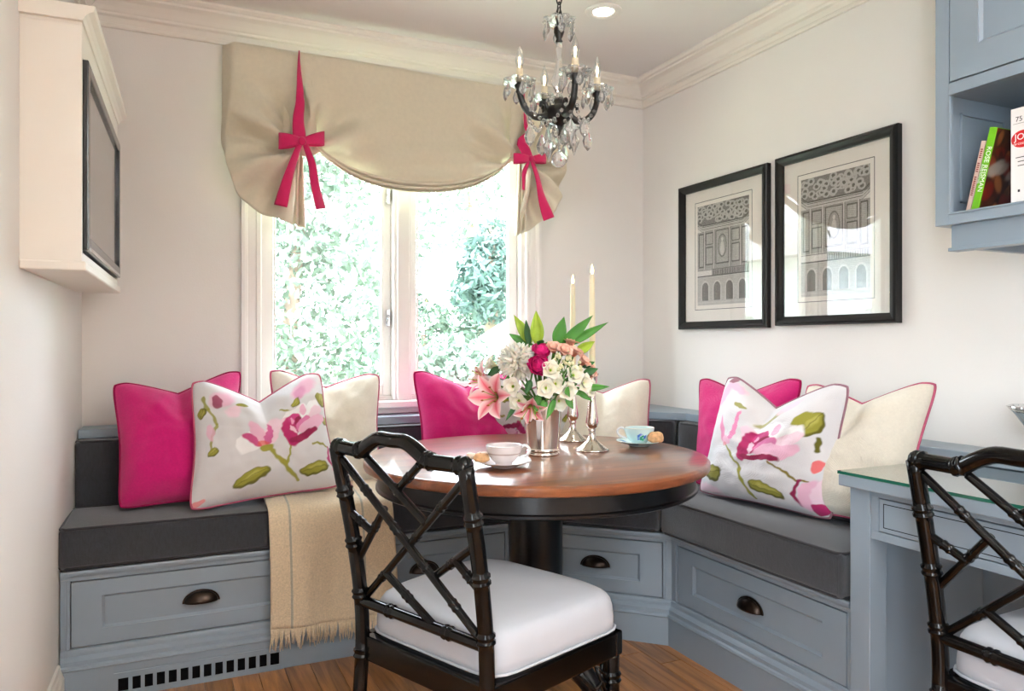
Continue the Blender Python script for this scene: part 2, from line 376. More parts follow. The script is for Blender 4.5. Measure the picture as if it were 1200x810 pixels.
q = MB(); q.box(WX0, WX0+.022, BACK, BACK+T, WZ0, WZ1); q.build('jamb', 'window_paint', win)
q = MB(); q.box(WX1-.022, WX1, BACK, BACK+T, WZ0, WZ1); q.build('jamb', 'window_paint', win)
MB().box(WX0, WX1, BACK, BACK+T, WZ1-.022, WZ1).build('head', 'window_paint', win); MB().box(WX0, WX1, BACK+.03, BACK+T, WZ0-.01, WZ0+.018).build('sill', 'window_paint', win, bevel=.004)
q = MB(); q.box(.905, .985, BACK-.004, BACK+T, WZ0, WZ1); q.box(.918, .972, BACK-.016, BACK-.004, WZ0, WZ1); q.build('mullion', 'window_paint', win, bevel=.004)
def sash(x0, x1, stile):
    s_ = MB(); y0, y1 = BACK+.045, BACK+.085; z0, z1 = WZ0+.018, WZ1-.022
    s_.box(x0, x0+stile, y0, y1, z0, z1); s_.box(x1-stile, x1, y0, y1, z0, z1)
    s_.box(x0+stile, x1-stile, y0, y1, z0, z0+.05); s_.box(x0+stile, x1-stile, y0, y1, z1-.05, z1)
    s_.box(x0+stile, x0+stile+.008, y0-.006, y0, z0+.05, z1-.05); s_.box(x1-stile-.008, x1-stile, y0-.006, y0, z0+.05, z1-.05); s_.box(x0+stile, x1-stile, y0-.006, y0, z0+.042, z0+.05)
    o = s_.build('sash', 'window_paint', win, bevel=.003)
    MB().box(x0+stile-.004, x1-stile+.004, BACK+.063, BACK+.067, z0+.046, z1-.046).build('pane', 'window_glass', o)
    return o
s1 = sash(WX0+.022, .905, .036); s2 = sash(.985, WX1-.022, .036)
def latch(x, z, par):
    q = MB(); q.box(x-.007, x+.007, BACK+.024, BACK+.045, z-.035, z+.035); q.tube([(x, BACK+.026, z+.01), (x-.004, BACK+.006, z), (x-.012, BACK+.002, z-.035)], [.006, .006, .004], 8)
    q.build('latch', 'chrome', par, smooth=True, auto=40)
latch(.889, 1.20, s1); latch(.889, 1.73, s1)

# ------------------------------------------------------------------ garden outside
m = MB(); m.box(-30, 40, BACK+T, 60, -1.0, -.9); struct(m.build('ground', 'lawn'))
m = MB(); m.box(-30, -.75, -30, BACK+T-.01, -.3, -.2); struct(m.build('patio', 'siding'))
def leaf_cloud(name, label, blobs, n, size, matl, trunk=None, long=1.6):
    base_ = (blobs[0][0], blobs[0][1], -.9); t = thing(name, label, 'shrub' if not trunk else 'tree', base_)
    N = n; w = np.array([b[3]**2 for b in blobs], float); w /= w.sum(); idx = rng.choice(len(blobs), N, p=w)
    B = np.array([b[:3] for b in blobs])[idx]; R = np.array([b[3] for b in blobs])[idx]
    d = rng.normal(size=(N, 3)); d /= np.linalg.norm(d, axis=1)[:, None]
    c = B + d*(R*rng.uniform(.45, 1.05, N)**.6)[:, None]
    a = rng.normal(size=(N, 3)); a /= np.linalg.norm(a, axis=1)[:, None]; b = np.cross(a, rng.normal(size=(N, 3))); b /= np.linalg.norm(b, axis=1)[:, None]
    sz = size*rng.uniform(.6, 1.4, N)[:, None]
    V = np.stack([c-a*sz*long, c-b*sz*.7, c+a*sz*long, c+b*sz*.7], 1).reshape(-1, 3)
    q = MB(); q.v = [tuple(p) for p in V]; q.f = [(4*i, 4*i+1, 4*i+2, 4*i+3) for i in range(N)]; q.mi = [0]*N
    f = q.build('foliage', matl, t); f['kind'] = 'stuff'
    if trunk: MB().tube(trunk[0], trunk[1], 8).build('trunk', 'bark', t, smooth=True)
    else: MB().tube([base_, (base_[0], base_[1], blobs[0][2])], [.07, .03], 6).build('stem', 'bark', t, smooth=True)
    return t
leaf_cloud('garden_tree', 'pale green broadleaf tree filling the left casement view', [(1.3, 8.6, 1.4, 1.3), (.8, 9.2, 2.6, 1.3), (2.1, 9.0, 2.7, 1.1), (1.4, 8.9, 3.7, 1.1), (.6, 8.4, .6, 1.0), (1.9, 8.7, .9, .8)], 16000, .038, 'foliage_light',
           ([(1.35, 8.9, -.9), (1.3, 8.9, 1.0), (1.5, 9.0, 3.0)], [.14, .1, .05]))
leaf_cloud('garden_tree', 'tall feathery tree with thin trunk beyond the right casement', [(4.6, 11.7, 4.3, 1.0), (4.2, 12.0, 3.4, .8), (5.3, 11.9, 2.9, .8)], 2600, .04, 'foliage_light',
           ([(4.7, 11.7, -.9), (4.75, 11.7, 1.5), (4.65, 11.7, 3.5), (4.9, 11.6, 4.6)], [.10, .08, .06, .03]))
leaf_cloud('conifer', 'dark blue green conifer bough beside the feathery tree', [(3.85, 9.0, 2.1, .42), (3.65, 8.9, 1.75, .36), (4.05, 9.1, 1.65, .4), (4.1, 9.2, 2.4, .36)], 2000, .035, 'foliage_conifer',
           ([(3.95, 9.2, -.9), (3.95, 9.2, 1.6), (3.95, 9.2, 2.8)], [.12, .09, .03]), 2.4)
leaf_cloud('shrub', 'low rounded shrub growing beside the white shed', [(2.35, 6.2, .75, .42), (2.1, 6.0, .4, .42), (2.6, 6.0, .3, .40)], 4000, .03, 'foliage_light')
leaf_cloud('shrub', 'mid green leafy shrub beside the dark conifer', [(3.4, 10.4, 1.2, .5), (3.0, 10.6, 1.7, .42), (3.9, 10.6, .9, .5), (4.4, 10.6, .9, .6), (3.6, 10.5, .3, .6), (4.5, 10.8, 1.7, .5)], 8000, .034, 'foliage_mid')
leaf_cloud('shrub', 'bright hedge of leaves seen in the picture glass', [(-3.0, 7.2, .2, .9), (-4.4, 7.4, .5, 1.0), (-1.9, 7.2, .6, .8)], 7000, .05, 'foliage_mid')
leaf_cloud('garden_tree', 'unseen dense tree added to shade the left wall', [(5.4, 5.8, 1.4, 1.1), (5.9, 6.4, 2.6, 1.2), (5.2, 5.6, 2.9, 1.0), (5.6, 6.0, 3.8, 1.0), (6.4, 5.4, 1.8, 1.1)], 9000, .06, 'foliage_mid',
           ([(5.6, 5.9, -.9), (5.6, 5.9, 1.4), (5.7, 6.0, 3.2)], [.16, .12, .05]))  # out-of-view tree, added to keep sky light off the left wall
hs = thing('neighbour_house', 'pale lap sided house with shingle roof across the garden', 'house', (-7, 9, -.9))
MB().box(-11, -5.2, 9.0, 15, -.9, 2.6).build('wall', 'siding', hs)
for k in range(23): MB().add([(-11, 8.97, -.9+.15*k), (-5.2, 8.97, -.9+.15*k), (-5.2, 9.0, -.74+.15*k), (-11, 9.0, -.74+.15*k), (-11, 9.0, -.9+.15*k), (-5.2, 9.0, -.9+.15*k)], [(0, 1, 2, 3), (0, 4, 5, 1)]).build('siding_board', 'siding', hs)
MB().add([(-11.3, 8.6, 2.5), (-4.9, 8.6, 2.5), (-4.9, 15.4, 2.5), (-11.3, 15.4, 2.5), (-11.3, 12, 5), (-4.9, 12, 5)], [(0, 1, 5, 4), (2, 3, 4, 5), (0, 4, 3), (1, 2, 5), (0, 3, 2, 1)]).build('roof', 'shingle', hs)
gs = thing('garden_shed', 'low white shed roof beyond the right casement', 'shed', (3.65, 7.4, -.9))
MB().box(2.95, 4.35, 6.95, 7.85, -.9, .9).build('wall', 'siding', gs)
MB().add([(2.8, 6.85, .88), (4.5, 6.85, .88), (4.5, 7.95, .88), (2.8, 7.95, .88), (3.65, 6.85, 1.38), (3.65, 7.95, 1.38)], [(0, 4, 5, 3), (4, 1, 2, 5), (0, 1, 4), (3, 5, 2), (0, 3, 2, 1)]).build('roof', 'siding', gs)

# ------------------------------------------------------------------ banquette: three painted storage units
FACE = 2.655; BX0 = left_x(FACE)+.004
fA = frame(BX0, FACE, 0.0); LA = 1.278-BX0
fD = frame(1.278, FACE, -math.pi/4); LD = .402*math.sqrt(2)
fR = frame(1.68, 2.253, -math.pi/2); LR = 2.253-1.462
M8 = math.tan(math.radians(22.5))
def cup_pull(par, fr, u, z):
    a, b, c = .050, .034, .026; P = []
    for i in range(17):
        th = math.pi*i/16; P.append([fr(u+a*math.cos(th), .004+c*math.sin(th)*math.sin(ph), z+b*math.sin(th)*math.cos(ph)) for ph in [math.pi/2*j/8 for j in range(9)]])
    q = MB(); q.grid(P)
    o = q.build('handle', 'bronze', par, smooth=True, solid=.003)
    rim = [(u+.057*math.cos(math.pi*i/16), z-.001+.041*math.sin(math.pi*i/16)) for i in range(17)]
    q = MB(); n = len(rim); q.add([fr(x, 0, zz) for x, zz in rim]+[fr(x, .0045, zz) for x, zz in rim], [tuple(range(n)), tuple(range(2*n-1, n-1, -1))]+[(i, i+1, i+1+n, i+n) for i in range(n-1)]+[(n-1, 0, n, 2*n-1)])
    q.build('handle_plate', 'bronze', par)
def panel_front(q, fr, u0, u1, z0, z1, n1, st, ra, th=.018, rec=.009):
    q.box(u0, u0+st, n1-th, n1, z0, z1, fr); q.box(u1-st, u1, n1-th, n1, z0, z1, fr)
    q.box(u0+st, u1-st, n1-th, n1, z0, z0+ra, fr); q.box(u0+st, u1-st, n1-th, n1, z1-ra, z1, fr)
    q.box(u0+st, u1-st, n1-th, n1-rec, z0+ra, z1-ra, fr)
    b = .008                                                 # small sloped bead inside the frame
    def bead(a0, a1, c0, c1):
        q.add([fr(a0, n1-.0005, c0), fr(a1, n1-.0005, c1)], [])
    i0, i1, k0, k1 = u0+st, u1-st, z0+ra, z1-ra
    for (A, B, C, D) in (((i0, k0), (i1, k0), (i1-b, k0+b), (i0+b, k0+b)), ((i0, k1), (i1, k1), (i1-b, k1-b), (i0+b, k1-b)), ((i0, k0), (i0, k1), (i0+b, k1-b), (i0+b, k0+b)), ((i1, k0), (i1, k1), (i1-b, k1-b), (i1-b, k0+b))):
        q.add([fr(A[0], n1-.003, A[1]), fr(B[0], n1-.003, B[1]), fr(C[0], n1-rec+.0002, C[1]), fr(D[0], n1-rec+.0002, D[1])], [(0, 1, 2, 3)])
DZ0, DZ1, BTOP = .165, .363, .40
def bench_unit(label, fr, L, drawers, poly, m0, m1, loc):
    t = thing('storage_bench', label, 'bench', loc, 0, 'painted banquette units')
    c = MB(); us = [0]+[x for d in drawers for x in d]+[L]
    for i in range(0, len(us), 2):
        c.box(us[i], us[i+1], -.02, 0, .10, BTOP, fr)
    for a, b in drawers:
        c.box(a, b, -.02, 0, .10, DZ0-.004, fr); c.box(a, b, -.02, 0, DZ1+.004, BTOP, fr)
    c.build('face_frame', 'blue_paint', t)
    MB().prism(poly, .02, BTOP-.006).build('carcass', 'gap_dark', t)
    prof = [(0, .16), (.004, .158), (.006, .150), (.006, .140), (.013, .134), (.018, .128), (.018, .116), (.024, .112), (.026, .104), (.021, .100), (.021, 0), (-.01, 0), (-.01, .16)]
    MB().sweep(fr, prof, 0, L, m0, m1).build('plinth', 'blue_paint', t)
    lip = [(-.02, BTOP), (.010, BTOP), (.012, BTOP-.006), (.010, BTOP-.014), (.005, BTOP-.020), (.004, BTOP-.026), (0, BTOP-.028), (-.02, BTOP-.028)]
    MB().sweep(fr, lip, 0, L, m0, m1).build('top_moulding', 'blue_paint', t)
    for a, b in drawers:
        g = .0035; bd = MB()                                 # bead round the drawer opening
        for (p0, p1, q0, q1) in ((a-.012, b+.012, DZ1+.006, DZ1+.011), (a-.012, b+.012, DZ0-.011, DZ0-.006), (a-.012, a-.007, DZ0-.008, DZ1+.008), (b+.007, b+.012, DZ0-.008, DZ1+.008)): bd.box(p0, p1, -.002, .003, q0, q1, fr)
        bd.build('bead', 'blue_paint', t, bevel=.0015)
        q = MB(); panel_front(q, fr, a+g, b-g, DZ0, DZ1, .001, .082, .048)
        d = q.build('drawer', 'blue_paint', t); cup_pull(d, fr, (a+b)/2, (DZ0+DZ1)/2-.008)
    return t
i_ = .012
ua = bench_unit('blue grey storage bench under the window with floor vent', fA, LA, [(-.255-BX0, .485-BX0), (.546-BX0, 1.198-BX0)],
    [(BX0+.003, FACE+.022), (1.27, FACE+.022), (1.27, BACK-.01), (BX0+.02, BACK-.01)], 0, M8, (.5, 2.9, 0))
ub = bench_unit('short angled blue grey bench unit across the corner', fD, LD, [(.031, LD-.031)],
    [(1.29, FACE+.02), (1.705, 2.262), (2.15, 2.70), (2.15, BACK-.01), (1.29, BACK-.01)], M8, M8, (1.7, 2.7, 0))
uc = bench_unit('blue grey storage bench under the framed prints', fR, LR, [(2.253-2.218, 2.253-1.476)],
    [(1.712, 2.235), (1.712, 1.47), (2.18, 1.47), (2.18, 2.68)], M8, 0, (1.95, 1.9, 0))
# floor register let into the plinth below the left drawer
vg0, vg1 = -.136-BX0, .370-BX0
q = MB(); q.box(vg0, vg1, .021, .026, .0, .018, fA); q.box(vg0, vg1, .021, .026, .058, .075, fA); q.box(vg0, vg0+.012, .021, .026, .018, .058, fA); q.box(vg1-.014, vg1, .021, .026, .018, .058, fA)
vent = q.build('vent_grille', 'blue_paint', ua)
MB().box(vg0+.01, vg1-.01, .0212, .0222, .016, .060, fA).build('vent_opening', 'gap_dark', vent)
ns = 14; pitch = (vg1-vg0-.026)/ns
for k in range(1, ns): MB().box(vg0+.012+pitch*k-.0055, vg0+.012+pitch*k+.0055, .0215, .0262, .018, .058, fA).build('bar', 'blue_paint', vent)

# ledge behind the backrest (one run round the nook)
LZ = .79; LF, LXR = 3.035, 2.045
led = [(left_x(BACK)+.004, BACK-.003), (left_x(LF)+.004, LF), (1.62, LF), (1.93, 2.775), (LXR, 2.64), (LXR, .2), (RIGHT-.003, .2), (RIGHT-.003, BACK-.003)]
m = MB(); m.prism(led, LZ-.032, LZ)
tag(m.build('back_ledge', 'blue_paint', bevel=.003), 'narrow blue grey ledge running round behind the bench backrests', 'ledge')
# backrests, upholstered
def cushion(name, label, poly, z0, z1, group, puff=.02, bev=.016, matl='charcoal_fabric', cat='cushion', pipe=True):
    cx = sum(p[0] for p in poly)/len(poly); cy = sum(p[1] for p in poly)/len(poly)
    t = thing(name, label, cat, (cx, cy, z0), 0, group)
    q = MB(); q.prism(poly, z0, z1); me = bpy.data.meshes.new('pad'); me.from_pydata([(x-cx, y-cy, z-z0) for x, y, z in q.v], [], q.f)
    bm = bmesh.new(); bm.from_mesh(me); bmesh.ops.recalc_face_normals(bm, faces=bm.faces)
    top = [f for f in bm.faces if f.normal.z > .9]
    if puff:
        for w_, h_ in ((.03, puff*.5), (.06, puff*.35), (.06, puff*.15)): bmesh.ops.inset_region(bm, faces=top, thickness=w_, depth=h_, use_even_offset=True)
    bm.to_mesh(me); bm.free(); me.materials.append(MATS[matl])
    me.polygons.foreach_set('use_smooth', [True]*len(me.polygons))
    o = bpy.data.objects.new('pad', me); COL.objects.link(o); o.parent = t
    md = o.modifiers.new('bevel', 'BEVEL'); md.width = bev; md.segments = 4; md.limit_method = 'ANGLE'; md.angle_limit = math.radians(50)
    if pipe:
        n = len(poly); A = sum(poly[i][0]*poly[(i+1) % n][1]-poly[(i+1) % n][0]*poly[i][1] for i in range(n)); sg = 1 if A > 0 else -1
        for zz in (z1-.0035, z0+.0045):
            pts = []
            for i in range(n):
                a = Vector(poly[i]); b = Vector(poly[(i+1) % n]); d = (b-a); L_ = d.length; d.normalize(); nn = Vector((-d.y, d.x))*sg*.0035; e = min(.02, L_*.3)
                for k in range(6): p_ = a+d*lerp(e, L_-e, k/5)+nn; pts.append((p_.x, p_.y, zz))
            MB().tube(pts, .0045, 6, closed=True).build('piping', 'charcoal_piping', t, smooth=True)
    return t
def back_pad(label, poly):
    return cushion('backrest_cushion', label, poly, .46, LZ-.034, 'charcoal backrest cushions', puff=0, bev=.012)
back_pad('charcoal backrest cushion along the wall below the window', [(left_x(2.97)+.004, 3.06), (left_x(2.97)+.002, 2.975), (1.60, 2.975), (1.635, 3.06)])
back_pad('charcoal backrest cushion set across the corner', [(1.64, 3.055), (1.612, 2.972), (1.89, 2.73), (2.0, 2.66), (2.06, 2.72)])
back_pad('charcoal backrest cushion along the wall below the prints', [(2.06, 2.66), (1.985, 2.62), (1.985, 1.475), (2.06, 1.475)])
cushion('seat_cushion', 'long charcoal seat cushion under the window, throw over it', [(left_x(2.64)+.003, 2.972), (left_x(2.64)+.001, 2.638), (1.272, 2.638), (1.64, 2.272), (1.88, 2.50), (1.88, 2.722), (1.605, 2.966)], .405, .532, 'charcoal seat cushions', puff=0)
cushion('seat_cushion', 'charcoal seat cushion below the framed prints beside the desk', [(1.646, 2.268), (1.655, 1.475), (1.98, 1.475), (1.98, 2.61), (1.89, 2.69), (1.885, 2.49)], .401, .528, 'charcoal seat cushions', puff=0)
# ================================================================== furniture
# round pedestal table
TC = (1.081, 2.160); TZ = .74
tb = thing('pedestal_table', 'round table with brown wood top on black turned pedestal', 'table', (TC[0], TC[1], 0))
o = MB().lathe([(0, TZ), (.530, TZ), (.536, TZ-.002), (.540, TZ-.007), (.540, TZ-.022), (.537, TZ-.028), (.530, TZ-.031), (0, TZ-.031)][::-1], 96, (TC[0], TC[1], 0)).build('tabletop', 'table_wood', tb, smooth=True, auto=35)
MB().lathe([(.40, TZ-.095), (.497, TZ-.095), (.503, TZ-.091), (.503, TZ-.084), (.498, TZ-.080), (.496, TZ-.032), (.40, TZ-.032)], 96, (TC[0], TC[1], 0)).build('apron', 'black_satin', tb, smooth=True, auto=35)
MB().lathe([(0, .645), (.10, .645), (.10, .632), (.062, .622), (.058, .60), (.060, .588), (.078, .572), (.090, .562), (.090, .552), (.086, .547), (.086, .26), (.094, .25), (.094, .236), (.082, .22), (.105, .18), (.11, .12), (.09, .09), (0, .09)][::-1], 48, (TC[0], TC[1], 0)).build('pedestal', 'black_satin', tb, smooth=True, auto=35)
for k in range(4):
    a = math.radians(20+90*k); d = Vector((math.cos(a), math.sin(a), 0)); c0 = Vector((TC[0], TC[1], 0))
    MB().tube([c0+d*.06+Vector((0, 0, .16)), c0+d*.14+Vector((0, 0, .145)), c0+d*.21+Vector((0, 0, .09)), c0+d*.27+Vector((0, 0, .045)), c0+d*.305+Vector((0, 0, .03))], [.045, .042, .034, .028, .03], 12).build('foot', 'black_satin', tb, smooth=True)
MB().lathe([(.10, TZ-.11), (.48, TZ-.096), (.48, TZ-.034), (.10, TZ-.034)], 48, (TC[0], TC[1], 0)).build('frame', 'black_satin', tb)

# bamboo-turned chair, built facing +Y with its origin on the floor under the seat
def bamboo(q, pts, r, nodes=(), seg=12):
    pts = poly_sample(pts, 40) if len(pts) > 2 else [Vector(pts[0]).lerp(Vector(pts[1]), i/39) for i in range(40)]
    L = sum((pts[i+1]-pts[i]).length for i in range(39)); P = []; R = []
    S = [i/39 for i in range(40)]
    for nd in nodes: S += [nd+dx/L for dx in (-.013, -.009, -.006, -.002, .002, .006, .009, .013)]
    for s_ in sorted(x for x in S if 0 <= x <= 1):
        f = s_*39; i = min(38, int(f)); P.append(pts[i].lerp(pts[i+1], f-i)); rr = r
        for nd in nodes:
            d = abs(s_-nd)*L
            if d < .0135: rr = max(rr, r*(1.24 if .004 < d < .010 else (1.10 if d <= .004 else 1.0)))
        R.append(rr)
    q.tube(P, R, seg)
def make_chair(label):
    t = thing('bamboo_chair', label, 'chair', (0, 0, 0), 0, 'black bamboo style chairs')
    XP, ZT, ZR, ZS = .212, .848, .468, .385
    def post(s): return [Vector((s*XP*.97, -.262, 0)), Vector((s*XP, -.232, .22)), Vector((s*XP, -.222, .42)), Vector((s*XP*1.02, -.245, .62)), Vector((s*XP*1.04, -.292, ZT))]
    def post_y(z):
        p = poly_sample(post(1), 60); return min(p, key=lambda v: abs(v.z-z))
    for s in (-1, 1):
        q = MB(); bamboo(q, post(s), .0172, (.40, .57, .72, .87)); q.build('back_leg', 'black_lacquer', t, smooth=True, local=True)
    def B(s, tt):                                            # point in the back panel, s across, tt up
        z = lerp(ZR, ZT-.012, tt); p = post_y(z); return Vector((lerp(-p.x, p.x, s), p.y, z))
    def rail_z(s): return .034*sstep(.22, .40, s)*(1-sstep(.60, .78, s))
    top = [B(s, 1)+Vector((0, -.012*math.sin(math.pi*s), .014+rail_z(s))) for s in [-.012, .06, .14, .2, .25, .32, .4, .5, .6, .68, .75, .8, .86, .94, 1.012]]
    q = MB(); bamboo(q, top, .0168, (.035, .235, .765, .965)); q.build('top_rail', 'black_lacquer', t, smooth=True, local=True)
    q = MB(); bamboo(q, [B(0, 0), B(1, 0)], .0135, (.27, .73)); q.build('lower_rail', 'black_lacquer', t, smooth=True, local=True)
    A = lambda f: (lerp(.02, .98, f), lerp(.97, .02, f)); Bq = lambda f: (lerp(.97, .03, f), lerp(.96, .03, f))
    sticks = [((.02, .97), (.98, .02), (.2, .42, .62, .82), .0), ((.97, .96), (.03, .03), (.2, .44, .8), .006), ((.26, 1.0), Bq(.335), (.5,), .0), ((.66, 1.0), (.455, .82), (.5,), .006),
              ((.0, .61), (.195, .5), (.5,), .0), (A(.31), (.0, .275), (.35,), .006), ((1, .6), A(.672), (.62,), .006), ((.834, .464), (1, .31), (.5,), .0), (Bq(.76), (.64, 0), (.45,), .0)]
    for a, b, nd, dy in sticks:
        q = MB(); bamboo(q, [B(*a)+Vector((0, dy, 0)), B(*b)+Vector((0, dy, 0))], .0092, nd, 10); q.build('lattice_stick', 'black_lacquer', t, smooth=True, local=True)
    # seat frame, front legs, fretted corner brackets
    W0, W1, Y0, Y1 = .225, .245, -.225, .228
    q = MB(); q.box(-W1, W1, Y1-.03, Y1, .325, ZS); q.box(-W0, W0, Y0, Y0+.03, .325, ZS)
    for s in (-1, 1): q.add([(s*W0, Y0, .325), (s*W1, Y1, .325), (s*W1, Y1, ZS), (s*W0, Y0, ZS), (s*(W0-.03), Y0, .325), (s*(W1-.03), Y1, .325), (s*(W1-.03), Y1, ZS), (s*(W0-.03), Y0, ZS)], [(0, 1, 2, 3), (4, 7, 6, 5), (0, 4, 5, 1), (3, 2, 6, 7), (0, 3, 7, 4), (1, 5, 6, 2)])
    q.build('seat_frame', 'black_lacquer', t, local=True, bevel=.005)
    for s in (-1, 1):
        q = MB(); bamboo(q, [(s*(W1-.021), Y1-.021, 0), (s*(W1-.021), Y1-.021, .33)], .0205, (.25, .55, .82)); q.build('front_leg', 'black_lacquer', t, smooth=True, local=True)
        q = MB(); x_ = s*(W1-.016); yb = Y1-.04
        q.tube([(x_, yb, .205), (x_, yb-.115, .322)], .0075, 8); q.tube([(x_, yb, .27), (x_, yb-.055, .322)], .006, 8); q.tube([(x_, yb-.028, .322), (x_, yb-.030, .27), (x_, yb-.055, .262)], .005, 8); q.tube([(x_, yb-.05, .315), (x_, yb-.016, .25), (x_, yb, .255)], .005, 8)
        q.build('bracket', 'black_lacquer', t, smooth=True, local=True)
        q = MB(); bamboo(q, [(s*XP, -.222, .15), (s*(W1-.021), Y1-.021, .15)], .012, (.3, .7)); q.build('stretcher', 'black_lacquer', t, smooth=True, local=True)
    q = MB(); bamboo(q, [(-W1+.03, 0, .15), (W1-.03, 0, .15)], .012, (.3, .7)); q.build('stretcher', 'black_lacquer', t, smooth=True, local=True)
    # box cushion with soft crown
    q = MB(); n = 20; P = []
    poly = [(-.218, -.205), (.218, -.205), (.246, .236), (-.246, .236)]
    def bil(u, v):
        a = Vector(poly[0]).lerp(Vector(poly[1]), u); b = Vector(poly[3]).lerp(Vector(poly[2]), u); return a.lerp(b, v)
    ringN = 72
    def ring(scale, z, ex=5.0):
        out = []
        for k in range(ringN):
            a = 2*math.pi*k/ringN; c_, s_ = math.cos(a), math.sin(a); rr = (abs(c_)**ex+abs(s_)**ex)**(-1/ex)
            p = bil(.5+.5*c_*rr*scale, .5+.5*s_*rr*scale); out.append((p.x, p.y, z))
        return out
    rows = [ring(.96, ZS, 9), ring(.985, ZS+.004, 9), ring(1.0, ZS+.03, 8), ring(1.0, ZS+.062, 7), ring(.99, ZS+.078, 6.5), ring(.965, ZS+.091, 6), ring(.92, ZS+.099, 5), ring(.75, ZS+.106, 4), ring(.45, ZS+.110, 3), ring(.15, ZS+.111, 2)]
    V = [p for r in rows for p in r]; F = []
    for i in range(len(rows)-1):
        for k in range(ringN): F.append((i*ringN+k, i*ringN+(k+1) % ringN, (i+1)*ringN+(k+1) % ringN, (i+1)*ringN+k))
    F += [tuple(range(ringN))[::-1], tuple((len(rows)-1)*ringN+k for k in range(ringN))]; q.add(V, F)
    sc = q.build('seat_cushion', 'white_seat', t, smooth=True, local=True)
    MB().tube(ring(1.0, ZS+.008, 9), .0035, 6, closed=True).build('piping', 'white_seat', sc, smooth=True, local=True)
    return t
ch1 = make_chair('black bamboo style chair with white seat pulled up to the round table')
# back width vector of the first chair measured left top to right top; it faces (.92, .39)
ch1.location = (.731, 1.724, 0); ch1.rotation_euler = (0, 0, math.atan2(.39, .92)-math.pi/2)
ch2 = copy_tree(ch1); ch2['label'] = 'black bamboo style chair with white seat tucked at the desk'
ch2.location = (1.735, .875, 0); ch2.rotation_euler = (0, 0, -math.pi/2)

# desk with glass top
fk = frame(1.66, 1.45, -math.pi/2)                           # desk front: u towards the camera, n into the room
dk = thing('desk', 'pale blue grey desk with glass sheet on top', 'desk', (1.9, .8, 0))
DL = 1.25
MB().box(-.012, DL, -.52, .03, .718, .748, fk).build('desk_top', 'blue_paint', dk, bevel=.003)
q = MB(); q.box(0, .062, -.062, 0, 0, .718, fk); q.build('leg', 'blue_paint', dk, bevel=.002); q = MB(); q.box(DL-.06, DL, -.06, 0, 0, .718, fk); q.build('leg', 'blue_paint', dk, bevel=.002)
MB().box(.008, .026, -.525, -.06, 0, .718, fk).build('side_panel', 'blue_paint', dk)
MB().box(.026, DL, -.525, -.507, 0, .718, fk).build('back_panel', 'blue_paint', dk)
q = MB(); q.box(.062, DL-.06, -.022, -.004, .590, .612, fk); q.box(.062, DL-.06, -.022, -.004, .700, .718, fk); q.box(.062, .085, -.022, -.004, .612, .70, fk); q.box(.56, .60, -.022, -.004, .612, .70, fk); q.box(1.07, DL-.06, -.022, -.004, .612, .70, fk); q.box(.062, DL-.06, -.05, -.022, .59, .718, fk)
q.build('apron', 'blue_paint', dk, bevel=.001)
for a, b in ((.088, .557), (.603, 1.067)):
    q = MB(); q.box(a, b, -.02, -.003, .615, .697, fk); d = q.build('drawer', 'blue_paint', dk, bevel=.001)
    q = MB(); g = .012
    for (p0, p1, z0, z1) in ((a+g, b-g, .685, .687), (a+g, b-g, .625, .627), (a+g, a+g+.002, .625, .687), (b-g-.002, b-g, .625, .687)): q.box(p0, p1, -.004, -.0026, z0, z1, fk)
    q.build('groove', 'gap_dark', d)
q = MB(); x0, x1, y0, y1 = fk(0, -.52, 0)[0], fk(0, .032, 0)[0], 1.45-DL, 1.463
q.cur = 0; q.add([(x0, y0, .757), (x1, y0, .757), (x1, y1, .757), (x0, y1, .757)], [(0, 1, 2, 3)]); q.add([(x0, y0, .749), (x1, y0, .749), (x1, y1, .749), (x0, y1, .749)], [(3, 2, 1, 0)])
q.cur = 1; q.add([(x0, y0, .749), (x1, y0, .749), (x1, y1, .749), (x0, y1, .749), (x0, y0, .757), (x1, y0, .757), (x1, y1, .757), (x0, y1, .757)], [(0, 1, 5, 4), (1, 2, 6, 5), (2, 3, 7, 6), (3, 0, 4, 7)])
q.build('glass_sheet', ['desk_glass', 'glass_edge'], dk, weld=True)

# wall cabinet with open book shelf, hung on the right wall
CX = 1.87; CYF = 1.358
fc = frame(CX, CYF, -math.pi/2); CL = 1.1; CD = RIGHT-CX-.002
wc = thing('wall_cabinet', 'blue grey wall cabinet with panelled door over open book shelf', 'cabinet', (2.03, .9, 1.405))
q = MB(); q.box(0, .020, -CD, -.02, 1.405, CEIL-.002, fc); q.box(CL-.02, CL, -CD, -.02, 1.405, CEIL-.002, fc); q.box(.02, CL-.02, -CD, -CD+.015, 1.405, CEIL-.002, fc)
q.box(.02, CL-.02, -CD+.015, -.02, 1.405, 1.428, fc); q.box(.02, CL-.02, -CD+.015, -.02, 1.752, 1.772, fc); q.build('carcass', 'blue_paint', wc)
q = MB(); q.box(0, .038, -.02, 0, 1.405, CEIL-.002, fc); q.box(CL-.04, CL, -.02, 0, 1.405, CEIL-.002, fc); q.box(.038, CL-.04, -.02, 0, 1.405, 1.431, fc); q.box(.038, CL-.04, -.02, 0, 1.748, 1.775, fc); q.box(.038, CL-.04, -.02, 0, 2.33, CEIL-.002, fc)
q.box(.54, .57, -.02, 0, 1.775, 2.33, fc)
q.build('face_frame', 'blue_paint', wc, bevel=.001)
q = MB()
for z0, z1 in ((1.431, 1.436), (1.743, 1.748)): q.box(.038, CL-.04, -.006, .003, z0, z1, fc)
q.box(.038, .043, -.006, .003, 1.436, 1.743, fc); q.build('shelf_bead', 'blue_paint', wc, bevel=.0015)
for a, b in ((.041, .537), (.573, CL-.043)):
    q = MB(); panel_front(q, fc, a, b, 1.779, 2.326, 0, .075, .075, .018, .010); q.build('door', 'blue_paint', wc)
